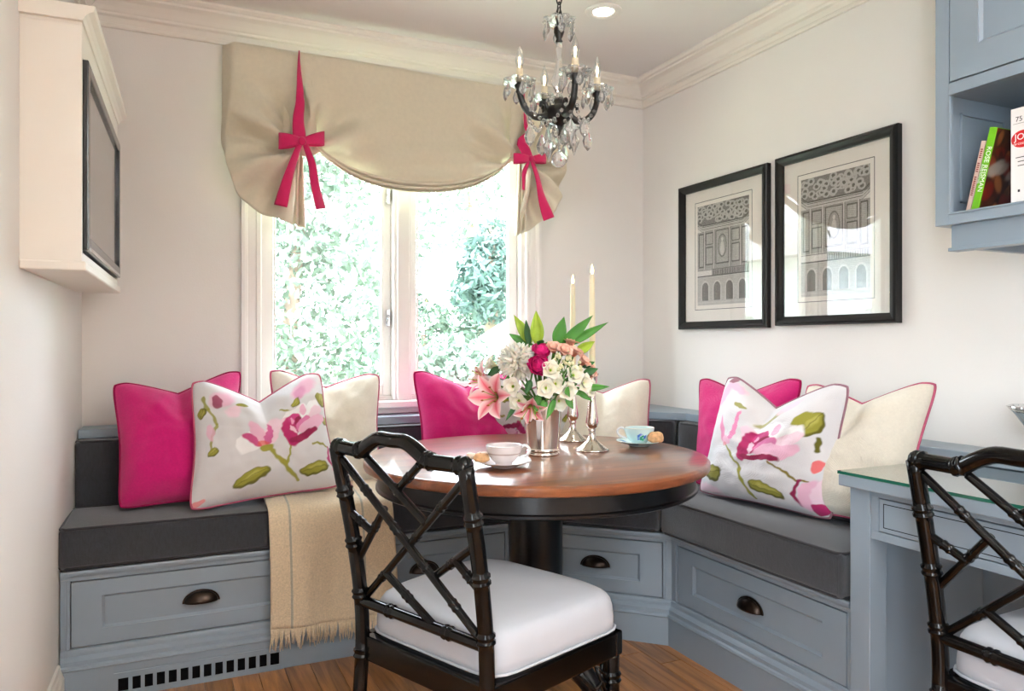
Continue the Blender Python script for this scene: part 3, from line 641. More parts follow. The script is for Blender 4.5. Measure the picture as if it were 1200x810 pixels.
q = MB()                                                     # panel moulding on the inner side of the shelf bay
for (n0, n1, z0, z1) in ((-.255, -.25, 1.47, 1.71), (-.075, -.07, 1.47, 1.71), (-.255, -.07, 1.47, 1.475), (-.255, -.07, 1.705, 1.71)): q.box(.020, .026, n0, n1, z0, z1, fc)
q.build('end_panel_bead', 'blue_paint', wc)
q = MB(); q.box(.03, CL, -.05, -.022, 1.345, 1.405, fc); q.box(.026, CL, -.054, -.014, 1.337, 1.346, fc); q.box(.03, .05, -CD, -.05, 1.345, 1.405, fc); q.build('light_rail', 'blue_paint', wc, bevel=.001)
MB().box(.2, .6, -.2, -.1, 1.385, 1.405, fc).build('under_cabinet_lamp', 'chrome', wc, bevel=.004)

# books on the open shelf (spines face the room)
def text_mesh(s, size, M, name, matl, parent, ext=.0002, align='CENTER'):
    cu = bpy.data.curves.new('t', 'FONT'); cu.body = s; cu.size = size; cu.extrude = ext; cu.align_x = align; cu.align_y = 'CENTER'; cu.resolution_u = 3
    ob = bpy.data.objects.new('t', cu); COL.objects.link(ob); bpy.context.view_layer.update()
    me = bpy.data.meshes.new_from_object(ob.evaluated_get(bpy.context.evaluated_depsgraph_get())); bpy.data.objects.remove(ob)
    me.transform(M); me.materials.clear(); me.materials.append(MATS[matl])
    o = bpy.data.objects.new(name, me); COL.objects.link(o); o.parent = parent; return o
SHZ = 1.4285
def book(name, label, y, lean, w, h, d, cover, xs, page='book_pages'):
    # local: spine faces -X, thickness along Y, height Z; lean tips the top towards the camera (-Y)
    t = thing(name, label, 'book', (xs, y, SHZ), 0, 'cook books on the open shelf'); t.rotation_euler = (lean, 0, 0)
    q = MB(); q.box(0, .003, -w/2, w/2, 0, h); q.box(.003, d, -w/2, -w/2+.0025, 0, h); q.box(.003, d, w/2-.0025, w/2, 0, h); q.build('cover', cover, t, local=True, bevel=.0008)
    MB().box(.003, d-.004, -w/2+.0025, w/2-.0025, .003, h-.003).build('pages', page, t, local=True)
    return t
def spine_M(y, z, rot): return Matrix.Translation((-.0003, y, z)) @ Matrix.Rotation(-math.pi/2, 4, 'Z') @ Matrix.Rotation(math.pi/2, 4, 'X') @ Matrix.Rotation(rot, 4, 'Z')
bk = book('book', 'thin pale pink book leaning beside the green one', 1.291, .24, .012, .188, .15, 'book_pink', 1.90)
for z0, z1 in ((.05, .10), (.11, .135), (.145, .17)):
    q = MB(); zz = z0
    while zz < z1: q.box(-.0005, 0, -.003, .003, zz, zz+.003); zz += .005
    q.build('spine_lettering', 'ink_maroon', bk, local=True)
bg = book('book', 'green spined cook book with dark photo cover', 1.270, .24, .018, .216, .17, 'book_green', 1.895)
text_mesh('ROSE REISMAN', .017, spine_M(-.002, .112, -math.pi/2), 'spine_lettering', 'ink_white', bg)
text_mesh('family favorites', .008, spine_M(.0062, .10, -math.pi/2), 'spine_lettering', 'ink_white', bg)
def paint(nu, nv, fn):
    U, V = np.meshgrid(np.linspace(0, 1, nu), np.linspace(0, 1, nv)); C = fn(U, V); return U, V, C
def ell(U, V, C, cx, cy, a, b, ang, col, alpha=1.0, soft=.15):
    ca, sa = math.cos(ang), math.sin(ang); x = ((U-cx)*ca+(V-cy)*sa)/a; y = (-(U-cx)*sa+(V-cy)*ca)/b
    r = np.sqrt(x*x+y*y); k = np.clip((1+soft/2-r)/soft, 0, 1)[..., None]*alpha; C[:] = C*(1-k)+np.array(lin(col))*k
def stroke(U, V, C, pts, w, col, alpha=1.0, w2=None):
    n = len(pts)-1
    for i in range(n):
        (x0, y0), (x1, y1) = pts[i], pts[i+1]; ww = w if w2 is None else lerp(w, w2, i/max(1, n-1)); dx, dy = x1-x0, y1-y0; L2 = dx*dx+dy*dy+1e-12
        t = np.clip(((U-x0)*dx+(V-y0)*dy)/L2, 0, 1); d = np.hypot(U-x0-t*dx, V-y0-t*dy); k = np.clip((ww-d)/(ww*.5)+.3, 0, 1)[..., None]*alpha; C[:] = C*(1-k)+np.array(lin(col))*k
def cov(U, V):
    C = np.zeros(U.shape+(3,)); C[:] = lin((60, 26, 18))
    r2 = np.random.default_rng(3)
    for i in range(46): ell(U, V, C, r2.uniform(), r2.uniform(), r2.uniform(.05, .16), r2.uniform(.04, .1), r2.uniform(0, 3), [(110, 30, 20), (70, 40, 20), (30, 16, 12), (150, 90, 50)][i % 4], .8, .4)
    for i in range(8): ell(U, V, C, r2.uniform(0, .8), r2.uniform(.42, .6), .14, .06, .4, [(150, 140, 130), (170, 150, 140)][i % 2], .7, .5)
    return C
U, V, C = paint(40, 50, cov); q = MB(); q.grid([[(.004+U[i, j]*.164, -.0093, .002+V[i, j]*.212) for j in range(40)] for i in range(50)]); q.build('cover_photo', 'cover_photo', bg, local=True, colors=C.reshape(-1, 3))
bwh = book('book', 'thick white cook book with red oval on its spine', 1.146, 0, .056, .24, .18, 'book_white', 1.892)
text_mesh('75', .017, spine_M(.008, .212, 0), 'spine_lettering', 'ink_dark', bwh)
q = MB(); q.box(-.0004, 0, -.010, .022, .2015, .2022); q.build('spine_rule', 'ink_dark', bwh, local=True)
q = MB(); n = 32; q.add([(-.0004, .0265*math.cos(2*math.pi*k/n), .163+.021*math.sin(2*math.pi*k/n)) for k in range(n)]+[(0, .0265*math.cos(2*math.pi*k/n), .163+.021*math.sin(2*math.pi*k/n)) for k in range(n)], [tuple(range(n)), tuple(range(2*n-1, n-1, -1))]+[(k, (k+1) % n, n+(k+1) % n, n+k) for k in range(n)]); q.build('red_oval', 'ink_red', bwh, local=True)
text_mesh('JOY', .022, Matrix.Translation((-.0004, 0, 0)) @ spine_M(0, .168, 0), 'spine_lettering', 'ink_white', bwh); text_mesh('OF COOKING', .0068, Matrix.Translation((-.0004, 0, 0)) @ spine_M(0, .1515, 0), 'spine_lettering', 'ink_white', bwh)
for z_, w_ in ((.118, .016), (.108, .011), (.098, .011)):
    q = MB(); q.box(-.0004, 0, -w_, w_, z_, z_+.0018); q.build('spine_rule', 'ink_dark', bwh, local=True)
q = MB(); q.box(-.0004, 0, .006, .011, .035, .041); q.build('spine_mark', 'ink_dark', bwh, local=True)

# framed prints on the right wall
def engraving(seed, shift):
    def fn(U, V):
        C = np.zeros(U.shape+(3,)); g = np.full(U.shape, .80); r2 = np.random.default_rng(seed)
        def tone(mask, val): g[mask] = val
        # ornamented coved ceiling
        cv = V > .80+.06*np.abs(U-.5)*0; tone(cv, .34)
        for k in range(60):
            cx, cy = r2.uniform(.04, .96), r2.uniform(.83, .98); rr = np.hypot((U-cx)/.055, (V-cy)/.03); g[(rr < 1) & (rr > .55) & cv] = .62; g[(rr < .4) & cv] = .2
        g[np.abs(V-(.80+.5*np.maximum(0, .10-U)+.5*np.maximum(0, U-.90))) < .006] = .15
        for k in range(5): g[np.abs(V-(.785-.012*k+.5*np.maximum(0, .10-U)+.5*np.maximum(0, U-.90))) < .0035] = (.2, .55, .25, .6, .3)[k]
        w = (V < .735) & (V > .36); tone(w, .55)
        # fine hatching on the upper wall
        g[w & (np.sin(V*620) > .35)] = .42
        # panels with frames
        for a, b, z0, z1 in ((.03, .13, .38, .72), (.17, .32, .40, .58), (.17, .32, .60, .72), (.37, .63, .40, .73), (.68, .83, .40, .58), (.68, .83, .60, .72), (.87, .97, .38, .72)):
            ins = (U > a) & (U < b) & (V > z0) & (V < z1); edge = ins & ~((U > a+.012) & (U < b-.012) & (V > z0+.010) & (V < z1-.010)); g[ins] = .62; g[edge] = .22
            g[ins & (np.sin(U*420) > .6)] -= .12
            g[ins & (np.sin(V*380+U*60) > .8)] -= .12
        ov = np.hypot((U-.5)/.085, (V-.575)/.115); g[(ov < 1.0)] = .30; g[ov < .86] = .5; fig = np.hypot((U-.5)/.04, (V-.545)/.07); g[fig < 1] = .72; g[np.hypot((U-.5)/.02, (V-.635)/.02) < 1] = .75
        for a in (.335, .645, .15, .85): g[(np.abs(U-a) < .012) & (V > .36) & (V < .74)] = .7; g[(np.abs(U-a-.012) < .004) & (V > .36) & (V < .74)] = .2
        # balustrade
        bz = (V < .36) & (V > .285) & (U > .3+shift); g[bz] = .5; g[bz & (np.sin(U*190) > 0) & (V < .345) & (V > .295)] = .2; g[np.abs(V-.288) < .006] = .15; g[np.abs(V-.352) < .005] = .25
        lo = (V < .28); g[lo] = .66; g[lo & (np.sin(V*560) > .5)] = .54
        for cx in (.16, .40, .64, .88):
            a1 = (np.hypot((U-cx)/.085, (V-.17)/.075) < 1) & (V > .17) | ((np.abs(U-cx) < .085) & (V <= .17) & (V > .04)); a2 = (np.hypot((U-cx)/.065, (V-.17)/.057) < 1) & (V > .17) | ((np.abs(U-cx) < .065) & (V <= .17) & (V > .04)); g[a1] = .72; g[a2] = .33; g[a2 & (np.sin(U*300) > .4)] = .26
        g[V < .045] = .7; g[(V < .045) & (np.sin(V*900) > .6)] = .6
        g += r2.normal(0, .05, g.shape); g = np.clip(g, .05, .9)
        C[:] = (g[..., None]**1.6)*np.array((1, .97, .92)); return C
    return fn
def framed_print(label, y0, y1, z0, z1, seed, shift):
    # y0 > y1; hangs on the right wall, faces -X
    t = thing('framed_print', label, 'picture', (RIGHT, (y0+y1)/2, z0), 0, 'framed engravings on the right wall')
    f = frame(RIGHT-.002, y0, -math.pi/2); L = y0-y1; H = z1-z0; w = .034
    prof = [(0, 0), (.020, 0), (.026, .004), (.028, .012), (.024, .022), (.018, .028), (.016, w), (.004, w), (.004, w-.004), (0, w-.004)]
    def rail(pA, pB, inward):                                # frame member mitred at both ends; width axis = inward
        q = MB(); k = len(prof); dA = (Vector(pB)-Vector(pA)).normalized(); A = []; B = []
        for n, ww in prof:
            a = Vector(pA)+Vector(inward)*ww+dA*ww; b = Vector(pB)+Vector(inward)*ww-dA*ww; A.append(f(a.x, n, a.y)); B.append(f(b.x, n, b.y))
        q.add(A+B, [tuple(range(k)), tuple(range(2*k-1, k-1, -1))]+[(i, (i+1) % k, (i+1) % k+k, i+k) for i in range(k)]); return q
    for a, b, iv in (((0, z0), (L, z0), (0, 1)), ((L, z1), (0, z1), (0, -1)), ((0, z1), (0, z0), (1, 0)), ((L, z0), (L, z1), (-1, 0))):
        rail(a, b, iv).build('frame_rail', 'frame_black', t, smooth=True, auto=30)
    MB().box(w-.004, L-w+.004, .002, .005, z0+w-.004, z1-w+.004, f).build('mat_board', 'mat_board', t)
    a, b, c, d = .118, L-.118, z0+.105, z1-.105
    q = MB()
    for (p0, p1, r0, r1) in ((a-.018, b+.018, c-.020, c-.0175), (a-.018, b+.018, d+.0175, d+.020), (a-.018, a-.0155, c-.02, d+.02), (b+.0155, b+.018, c-.02, d+.02)): q.box(p0, p1, .005, .0055, r0, r1, f)
    q.build('ruled_border', 'ink_dark', t)
    nu, nv = 200, 250; U, V, C = paint(nu, nv, engraving(seed, shift)); q = MB(); q.grid([[f(lerp(a, b, U[i, j]), .0056, lerp(c, d, V[i, j])) for j in range(nu)] for i in range(nv)])
    q.build('print', 'engraving', t, colors=C.reshape(-1, 3))
    MB().box(w-.003, L-w+.003, .010, .012, z0+w-.003, z1-w+.003, f).build('glass', 'picture_glass', t)
framed_print('black framed architectural engraving nearer the corner of the room', 2.855, 2.291, 1.154, 1.806, 5, .0)
framed_print('black framed architectural engraving nearer the wall cabinet', 2.248, 1.706, 1.160, 1.810, 9, .1)

# television in its shallow white wall niche
fT = frame(left_x(2.09), 2.09, LANG)                          # u towards the corner, n into the room
tvc = thing('television_cabinet', 'shallow cream wall cabinet framing the flat television', 'cabinet', (left_x(2.6), 2.6, 1.273)); TL = .93; TD = .128
q = MB(); q.box(0, .018, 0, TD, 1.285, 1.86, fT); q.box(TL-.018, TL, 0, TD, 1.285, 1.86, fT); q.box(.018, TL-.018, 0, .012, 1.285, 1.86, fT); q.build('carcass', 'trim_paint', tvc, bevel=.001)
MB().box(-.006, TL+.006, 0, TD+.010, 1.270, 1.292, fT).build('bottom_board', 'trim_paint', tvc, bevel=.004)
for z0, z1 in ((1.79, 1.86), (1.292, 1.315)): MB().box(.018, TL-.018, TD-.02, TD, z0, z1, fT).build('face_rail', 'trim_paint', tvc, bevel=.001)
q = MB(); q.box(0, TL, 0, TD, 1.86, 1.868, fT)
cr = [(0, 1.868), (TD+.004, 1.868), (TD+.008, 1.878), (TD+.016, 1.886), (TD+.028, 1.892), (TD+.03, 1.905), (0, 1.905)]
q.sweep(fT, [(n, z) for n, z in cr], -.012, TL+.012); q.build('cornice', 'trim_paint', tvc)
tv = thing('television', 'flat black television set in the cream wall cabinet', 'television', tuple(fT(TL/2, .07, 1.32)))
MB().box(.03, TL-.03, .05, TD-.012, 1.325, 1.785, fT).build('housing', 'tv_black', tv, bevel=.006)
q = MB(); a, b, c, d = .028, TL-.028, 1.322, 1.788
q.box(a, a+.035, TD-.013, TD+.012, c, d, fT); q.box(b-.035, b, TD-.013, TD+.012, c, d, fT); q.box(a+.035, b-.035, TD-.013, TD+.012, d-.03, d, fT); q.box(a+.035, b-.035, TD-.013, TD+.012, c, c+.035, fT)
q.build('bezel', 'tv_black', tv, bevel=.003)
MB().box(a+.035, b-.035, TD-.012, TD+.004, c+.035, d-.03, fT).build('screen', 'tv_screen', tv)
MB().box(a+.03, b-.03, TD+.0118, TD+.0135, c+.002, c+.010, fT).build('trim_strip', 'chrome', tv)

# recessed ceiling light
def downlight(x, y, label, power):
    t = thing('recessed_light', label, 'light', (x, y, CEIL), 0, 'recessed ceiling lights')
    MB().lathe([(.040, -.0005), (.043, -.005), (.060, -.006), (.070, -.003), (.072, 0)], 40, (x, y, CEIL)).build('trim_ring', 'window_paint', t, smooth=True)
    MB().lathe([(.0, -.001), (.040, -.001)], 32, (x, y, CEIL)).build('lens', 'lamp_diffuser', t)
    d = bpy.data.lights.new('recessed_lamp', 'SPOT'); d.energy = power; d.spot_size = math.radians(110); d.spot_blend = .8; d.shadow_soft_size = .05; d.color = (1, .92, .80)
    lo = bpy.data.objects.new('recessed_lamp', d); COL.objects.link(lo); lo.location = (0, 0, -.02); lo.parent = t
downlight(1.552, 2.515, 'white recessed ceiling light near the crown of the corner', 8)
downlight(.55, .7, 'white recessed ceiling light over the floor by the camera', 2)
downlight(1.55, .5, 'white recessed ceiling light over the desk chair', 3)

# crystal bowl standing on the ledge end by the wall
cb = tag(MB().lathe([(0, 0), (.028, 0), (.030, .004), (.012, .012), (.010, .030), (.022, .042), (.048, .066), (.075, .100), (.092, .116), (.088, .117), (.070, .104), (.044, .072), (.018, .050), (0, .048)], 36, mod=lambda a, i: 1+(.04*math.cos(8*a) if 6 <= i <= 10 else 0)).build('crystal_bowl', 'crystal_dish', smooth=True), 'scalloped crystal bowl on the ledge behind the desk', 'bowl')
cb.location = (2.09, 1.2, .7905); cb.scale = (1, 1, 1.2)
# ================================================================== tied-up window shade
VY = 3.085
vx = lambda px, py, dy=0.0: on_y(px, py, VY+dy)
sh = thing('window_shade', 'cream tied up fabric shade with pink ribbons over the window', 'shade', tuple(vx(460, 80)))
def spread(pts): return [vx(*p) for p in pts]
def shade_panel(name, top, bot, ns, nt, yf):
    Tp = poly_sample(spread(top), ns); Bp = poly_sample(spread(bot), ns); P = []
    for j in range(nt):
        t = j/(nt-1); row = []
        for i in range(ns):
            s = i/(ns-1); p = Tp[i].lerp(Bp[i], t); p = Vector((p.x, VY, p.z)); dy, dz = yf(s, t, p); row.append((p.x, p.y-dy, p.z+dz))
        P.append(row)
    return MB().grid(P).build(name, 'shade_fabric', sh, smooth=True, solid=.004)
def knot_folds(K, k, ph):
    def f(p):
        dx, dz = p.x-K.x, p.z-K.z; d = math.hypot(dx, dz); a = math.atan2(dx, -dz)
        f1 = math.sin(k*a+ph+2.5*math.sin(5*d)); f1 = math.copysign(abs(f1)**.7, f1)
        return (.042*f1+.018*math.sin(2.3*k*a+2*ph-9*d))*sstep(.0, .06, d)*(1-sstep(.18, .42, d))*(1 if p.z < K.z+.16 else max(0, 1-(p.z-K.z-.16)/.12))
    return f
KL, KR = vx(348, 181), vx(609, 193)
fL, fRt = knot_folds(KL, 6, .4), knot_folds(KR, 6, 1.2)
def edge_back(s): return 1-sstep(0, .16, s)
shade_panel('side_panel', [(262, 47), (300, 53), (349, 62)], [(261, 165), (266, 200), (279, 228), (303, 250), (322, 258), (340, 266)], 40, 50,
            lambda s, t, p: (-.055*edge_back(s)+.055*math.sin(math.pi*min(1, t*.9))*s+fL(p)+.02*t, 0))
shade_panel('side_panel', [(611, 105), (635, 109), (657, 112)], [(603, 277), (622, 268), (641, 252), (655, 228), (660, 205), (660, 186)], 36, 50,
            lambda s, t, p: (-.055*edge_back(1-s)+.05*math.sin(math.pi*min(1, t*.9))*(1-s)+fRt(p)+.02*t, 0))
botc = [(366, 172), (385, 186), (410, 200), (440, 210), (475, 216), (510, 217), (545, 213), (575, 202), (598, 186)]
def center_y(s, t, p):
    sag = math.sin(math.pi*s); d = fL(p)*(1-s)+fRt(p)*s
    pull = .010*math.sin(26*t*(.4+.6*sag)+4*s)*sstep(.45, .95, t)
    return (.01+.035*sag*sstep(.1, 1, t)+d+pull, 0)
shade_panel('swag_panel', [(349, 62), (420, 73), (500, 87), (560, 97), (611, 105)], botc, 80, 44, center_y)
def pleat_back(x0, y0, x1, y1, x2, y2, x3, y3, K):
    a, b, c, d = vx(x0, y0), vx(x1, y1), vx(x2, y2), vx(x3, y3); P = []
    for j in range(30):
        t = j/29; row = []
        for i in range(31):
            s_ = i/30; p = a.lerp(b, s_).lerp(d.lerp(c, s_), t); row.append((p.x, VY-.004-.034*t-.012*math.sin(10*s_+9*t)*t, p.z+.010*math.sin(7*t+6*s_)*t))
        P.append(row)
    MB().grid(P).build('pleat_backing', 'shade_fabric', sh, smooth=True, solid=.003)
pleat_back(336, 62, 362, 66, 372, 182, 328, 186, KL); pleat_back(600, 104, 624, 108, 622, 196, 592, 192, KR)
# stacked hem folds under the swag
Bp = poly_sample(spread(botc), 70); P = []
for j in range(25):
    r = j/24; row = []
    for i, b in enumerate(Bp):
        s = i/69; h = (.014+.034*math.sin(math.pi*s))*(1+.08*math.sin(9*s)); row.append((b.x, VY-.03-.012*math.sin(math.pi*s)-.022*abs(math.sin(2.5*math.pi*r))+.02*r, b.z+.006-h*r))
    P.append(row)
MB().grid(P).build('hem_fold', 'shade_fabric', sh, smooth=True, solid=.003)
def pleats(topc, x0, x1, zb0, zb1, n):
    P = []; a, b = vx(x0, zb0), vx(x1, zb1)
    for j in range(24):
        t = j/23; row = []
        for i in range(61):
            s = i/60; w = lerp(.35, 1, t**.6); bx = lerp(a.x, b.x, s); bz = lerp(a.z, b.z, s); x = lerp(topc.x, bx, w*1.0 if t else .35); x = lerp(topc.x+(s-.5)*.03, bx, t**.7); z = lerp(topc.z+.01, bz, t)
            row.append((x, VY-.03-.018*math.sin(2*math.pi*n*s)*(.4+.6*t), z))
        P.append(row)
    return MB().grid(P).build('pleat', 'shade_fabric', sh, smooth=True, solid=.003)
pleats(KL, 324, 356, 257, 269, 3.5); pleats(KR, 600, 612, 278, 272, 2.5)
def ribbon(name, pts, widths, dy, par=sh, tw=0.0):
    C = poly_sample([vx(a, b) for a, b in pts], 30); W = poly_sample([Vector((w, 0, 0)) for w in widths], 30); P = []
    for i, c in enumerate(C):
        t = (C[min(i+1, 29)]-C[max(i-1, 0)]); t.y = 0; t.normalize(); n = Vector((t.z, 0, -t.x)); d = dy(i/29) if callable(dy) else dy; row = []
        for k in range(7):
            s = k/6-.5; row.append((c.x+n.x*s*W[i].x, VY-d-.004*math.cos(math.pi*s)-tw*s*W[i].x*math.sin(5*i/29), c.z+n.z*s*W[i].x))
        P.append(row)
    return MB().grid(P).build(name, 'ribbon', par, smooth=True, solid=.0015)
ribbon('ribbon_band', [(349, 63), (347, 95), (346, 121), (346, 132), (344, 150), (346, 176)], [.003, .022, .042, .050, .052, .05], lambda t: .034+.080*sstep(.0, .55, t))
ribbon('ribbon_band', [(611, 106), (609, 130), (607, 154), (610, 162), (600, 172), (604, 180), (609, 192)], [.003, .02, .036, .036, .038, .036, .034], lambda t: .030+.065*sstep(0, .7, t), tw=.6)
def bow_loop(K, px, py, ht):
    e = vx(px, py); P = []
    for i in range(25):
        a = 2*math.pi*i/24; u = (1-math.cos(a))/2; row = []
        for k in range(7):
            s = k/6-.5; w = lerp(.016, ht, u**.6); x = lerp(K.x, e.x, u); z = lerp(K.z, e.z, u)+s*w; row.append((x, VY-.108-.018*math.sin(a), z))
        P.append(row)
    MB().grid(P).build('bow_loop', 'ribbon', sh, smooth=True, solid=.0015)
bow_loop(KL+Vector((0, 0, .025)), 322, 173, .062); bow_loop(KL+Vector((0, 0, .025)), 374, 170, .056)
bow_loop(KR+Vector((0, 0, 0)), 590, 192, .046); bow_loop(KR+Vector((0, 0, 0)), 627, 192, .046)
MB().ball((KL.x, VY-.122, KL.z+.024), .016, 12, 8, (1, .6, 1.1)).build('bow_knot', 'ribbon', sh, smooth=True); MB().ball((KR.x, VY-.122, KR.z), .014, 12, 8, (1, .6, 1.1)).build('bow_knot', 'ribbon', sh, smooth=True)
ribbon('bow_tail', [(346, 176), (338, 198), (331, 220), (324, 247)], [.02, .045, .046, .046], .112, tw=.4)
ribbon('bow_tail', [(352, 176), (360, 200), (363, 222), (370, 250)], [.02, .034, .038, .042], .110, tw=-.4)
ribbon('bow_tail', [(611, 196), (617, 215), (622, 238), (630, 261)], [.02, .044, .046, .048], .112, tw=.4)
ribbon('bow_tail', [(607, 196), (602, 208), (601, 228)], [.015, .02, .012], .110)

# ================================================================== pillows
def pillow(name, label, TL, TR, BR, BL, thick, chop, matl, pipe, painter=None, N=64, group='scatter pillows', seed=0):
    TL, TR, BR, BL = map(Vector, (TL, TR, BR, BL)); c = (TL+TR+BR+BL)/4; zmin = min(BL.z, BR.z)
    base_ = (BL+BR)/2; t = thing(name, label, 'pillow', (base_.x, base_.y, zmin), 0, group)
    nrm = ((TR+BR-TL-BL).cross(TL+TR-BL-BR)).normalized()
    up = ((TL+TR)-(BL+BR)).normalized()
    def core(u, v):                                          # u, v in -1..1
        uu = u*(1-.085*(1-abs(v)**1.6)*abs(u)**3); vv = v*(1-.055*(1-u*u)*abs(v)**3)
        rc = 1-.05*abs(u)**7*abs(v)**7; uu *= rc; vv *= rc
        a, b = (uu+1)/2, (vv+1)/2; p = BL.lerp(BR, a).lerp(TL.lerp(TR, a), b)
        k = max(0, 1-abs(u+.02)/.80)**1.25*sstep(-.5, 1.0, v); p = p-up*(chop*k)
        return p
    def th(u, v):
        e = max(0, (1-abs(u)**2.6)*(1-abs(v)**2.6)); h = thick*e**.62
        h *= 1-.42*math.exp(-(u/.13)**2)*sstep(.0, .9, v)*(1 if chop > .02 else 0)
        p = Vector((u*1.7+seed*3.1, v*1.7, seed)); cr = 0.0
        if chop > .02:                                       # creases fanning out from the chopped top
            an = math.atan2(u, 1.15-v); rd = math.hypot(u, 1.0-v); cr = .10*math.sin(an*9+seed)*math.exp(-rd*1.6)*sstep(.1, .4, rd)
        ce = .10*math.sin(6*(u+v)+seed)*sstep(.55, .95, abs(u))*sstep(.45, .9, abs(v))
        return h*(1+.13*noise.noise(p*1.3)+.08*noise.noise(p*3.0)+cr+ce)
    g = [-math.cos(math.pi*i/(N-1))*.25+(-1+2*i/(N-1))*.75 for i in range(N)]
    g2 = [-math.cos(math.pi*i/39)*.25+(-1+2*i/39)*.75 for i in range(40)]
    F_ = [[core(u, v)+nrm*th(u, v) for u in g] for v in g]; Bk = [[core(u, v)-nrm*th(u, v)*.85 for u in g2] for v in g2]
    q = MB(); q.grid(F_); q.grid(Bk); cols = None
    if painter is not None:
        def pc(gg):
            U, V = np.meshgrid((np.array(gg)+1)/2, (np.array(gg)+1)/2)
            du = .007*(np.sin(23*V+3)+np.sin(41*U+17*V))+.003*np.sin(97*V+60*U); dv = .007*(np.sin(27*U+1)+np.sin(37*V-19*U))+.003*np.sin(103*U-50*V); return painter(U+du, V+dv).reshape(-1, 3)
        cols = np.concatenate([pc(g), pc(g2)])
    q.build('cover', matl, t, smooth=True, colors=cols)
    g = g2; edge = [core(u, -1) for u in g]+[core(1, v) for v in g[1:]]+[core(u, 1) for u in g[::-1][1:]]+[core(-1, v) for v in g[::-1][1:-1]]
    MB().tube(edge, .0045, 6, closed=True).build('piping', pipe, t, smooth=True)
    return t
WHT, PNK, PPK, MAG, DMG, GRN, DGN, ORG = (252, 250, 250), (238, 186, 208), (247, 214, 226), (176, 40, 98), (140, 26, 70), (150, 146, 56), (96, 92, 26), (214, 84, 50)
def base_cloth(U, V):
    C = np.zeros(U.shape+(3,)); C[:] = lin((224, 221, 222)); r2 = np.random.default_rng(1); return C
def bloom(U, V, C, x, y, s, a=0.0):
    def E(dx, dy, p, q, r, col, al=1.0, sf=.12):
        ca, sa = math.cos(a), math.sin(a); ell(U, V, C, x+s*(dx*ca-dy*sa), y+s*(dx*sa+dy*ca), s*p, s*q, r+a, col, al, sf)
    E(.10, .42, .34, .24, .5, WHT); E(.42, .36, .30, .22, .9, WHT); E(-.12, .36, .22, .26, .3, PPK); E(.62, .10, .46, .24, .35, WHT); E(.66, .02, .40, .17, .30, PPK, .9); E(.52, -.22, .44, .19, .02, PNK); E(.50, .40, .10, .18, -.6, PNK)
    E(-.02, .16, .27, .36, -.25, MAG); E(.14, .34, .20, .15, .3, (190, 60, 120)); E(-.20, -.12, .15, .40, -.35, MAG); E(.20, .20, .14, .10, .6, DMG); E(.26, .02, .26, .17, .45, (214, 122, 166)); E(.30, -.12, .28, .15, .15, PNK); E(.10, -.36, .46, .10, -.10, DMG); E(-.06, .02, .05, .20, .1, PPK, .85); E(.05, .30, .05, .10, -.5, PNK, .7)
def bud(U, V, C, x, y, s):
    ell(U, V, C, x-.20*s, y+.02*s, .34*s, .20*s, .9, WHT); ell(U, V, C, x+.14*s, y+.26*s, .36*s, .15*s, 1.4, PPK); ell(U, V, C, x-.10*s, y+.20*s, .30*s, .12*s, 1.9, PNK)
    ell(U, V, C, x+.08*s, y+.20*s, .34*s, .06*s, 1.55, (206, 100, 150)); ell(U, V, C, x-.20*s, y+.03*s, .22*s, .08*s, 2.2, (196, 80, 130)); ell(U, V, C, x-.02*s, y-.06*s, .12*s, .07*s, .3, ORG, .7); ell(U, V, C, x+.02*s, y-.18*s, .14*s, .09*s, .5, GRN)
def leafp(U, V, C, x, y, L, w, a):
    ell(U, V, C, x, y, L, w, a, DGN, 1, .1); ell(U, V, C, x-.1*w*math.sin(a), y+.12*w, L*.88, w*.8, a, GRN, 1, .2); ell(U, V, C, x+.1*L, y+.3*w, L*.5, w*.3, a, (184, 176, 90), .8, .5)
    stroke(U, V, C, [(x-L*math.cos(a), y-L*math.sin(a)), (x+L*math.cos(a), y+L*math.sin(a))], .004, DGN, .6)
def floral_a(U, V):                                          # left pillow: bud and bloom side by side
    C = base_cloth(U, V)
    ell(U, V, C, .20, .84, .10, .06, .7, PNK, .9, .5); ell(U, V, C, .17, .80, .035, .06, .1, DMG, .85); ell(U, V, C, .28, .76, .07, .04, .9, PPK, .9, .5); ell(U, V, C, .33, .83, .035, .022, .2, GRN)
    stroke(U, V, C, [(.06, .84), (.10, .74), (.14, .62), (.13, .52), (.10, .40)], .011, GRN, .9); ell(U, V, C, .11, .55, .03, .07, .2, PNK, .8); leafp(U, V, C, .06, .72, .05, .03, 1.2); leafp(U, V, C, .12, .40, .05, .035, .6)
    ell(U, V, C, .80, .88, .12, .07, .3, PNK, .95, .4); ell(U, V, C, .76, .85, .05, .05, .3, (220, 150, 184), .9, .5); leafp(U, V, C, .72, .78, .04, .03, .9); stroke(U, V, C, [(.60, .76), (.68, .72), (.70, .66)], .008, GRN)
    leafp(U, V, C, .96, .74, .055, .07, 1.1); leafp(U, V, C, .97, .56, .03, .05, 1.3)
    stroke(U, V, C, [(.66, .10), (.60, .22), (.52, .34), (.49, .40)], .013, GRN); stroke(U, V, C, [(.60, .22), (.62, .33), (.64, .44)], .009, GRN)
    bud(U, V, C, .46, .47, .40); bloom(U, V, C, .68, .53, .27, .45)
    leafp(U, V, C, .37, .17, .13, .055, .45); leafp(U, V, C, .80, .17, .12, .045, .15)
    stroke(U, V, C, [(.80, .36), (.88, .36), (.93, .34)], .009, GRN); stroke(U, V, C, [(.93, .34), (.92, .24), (.97, .16)], .012, (190, 60, 120)); ell(U, V, C, .99, .16, .05, .04, .2, PNK); ell(U, V, C, .03, .04, .05, .03, .5, (226, 120, 120), .8)
    return C
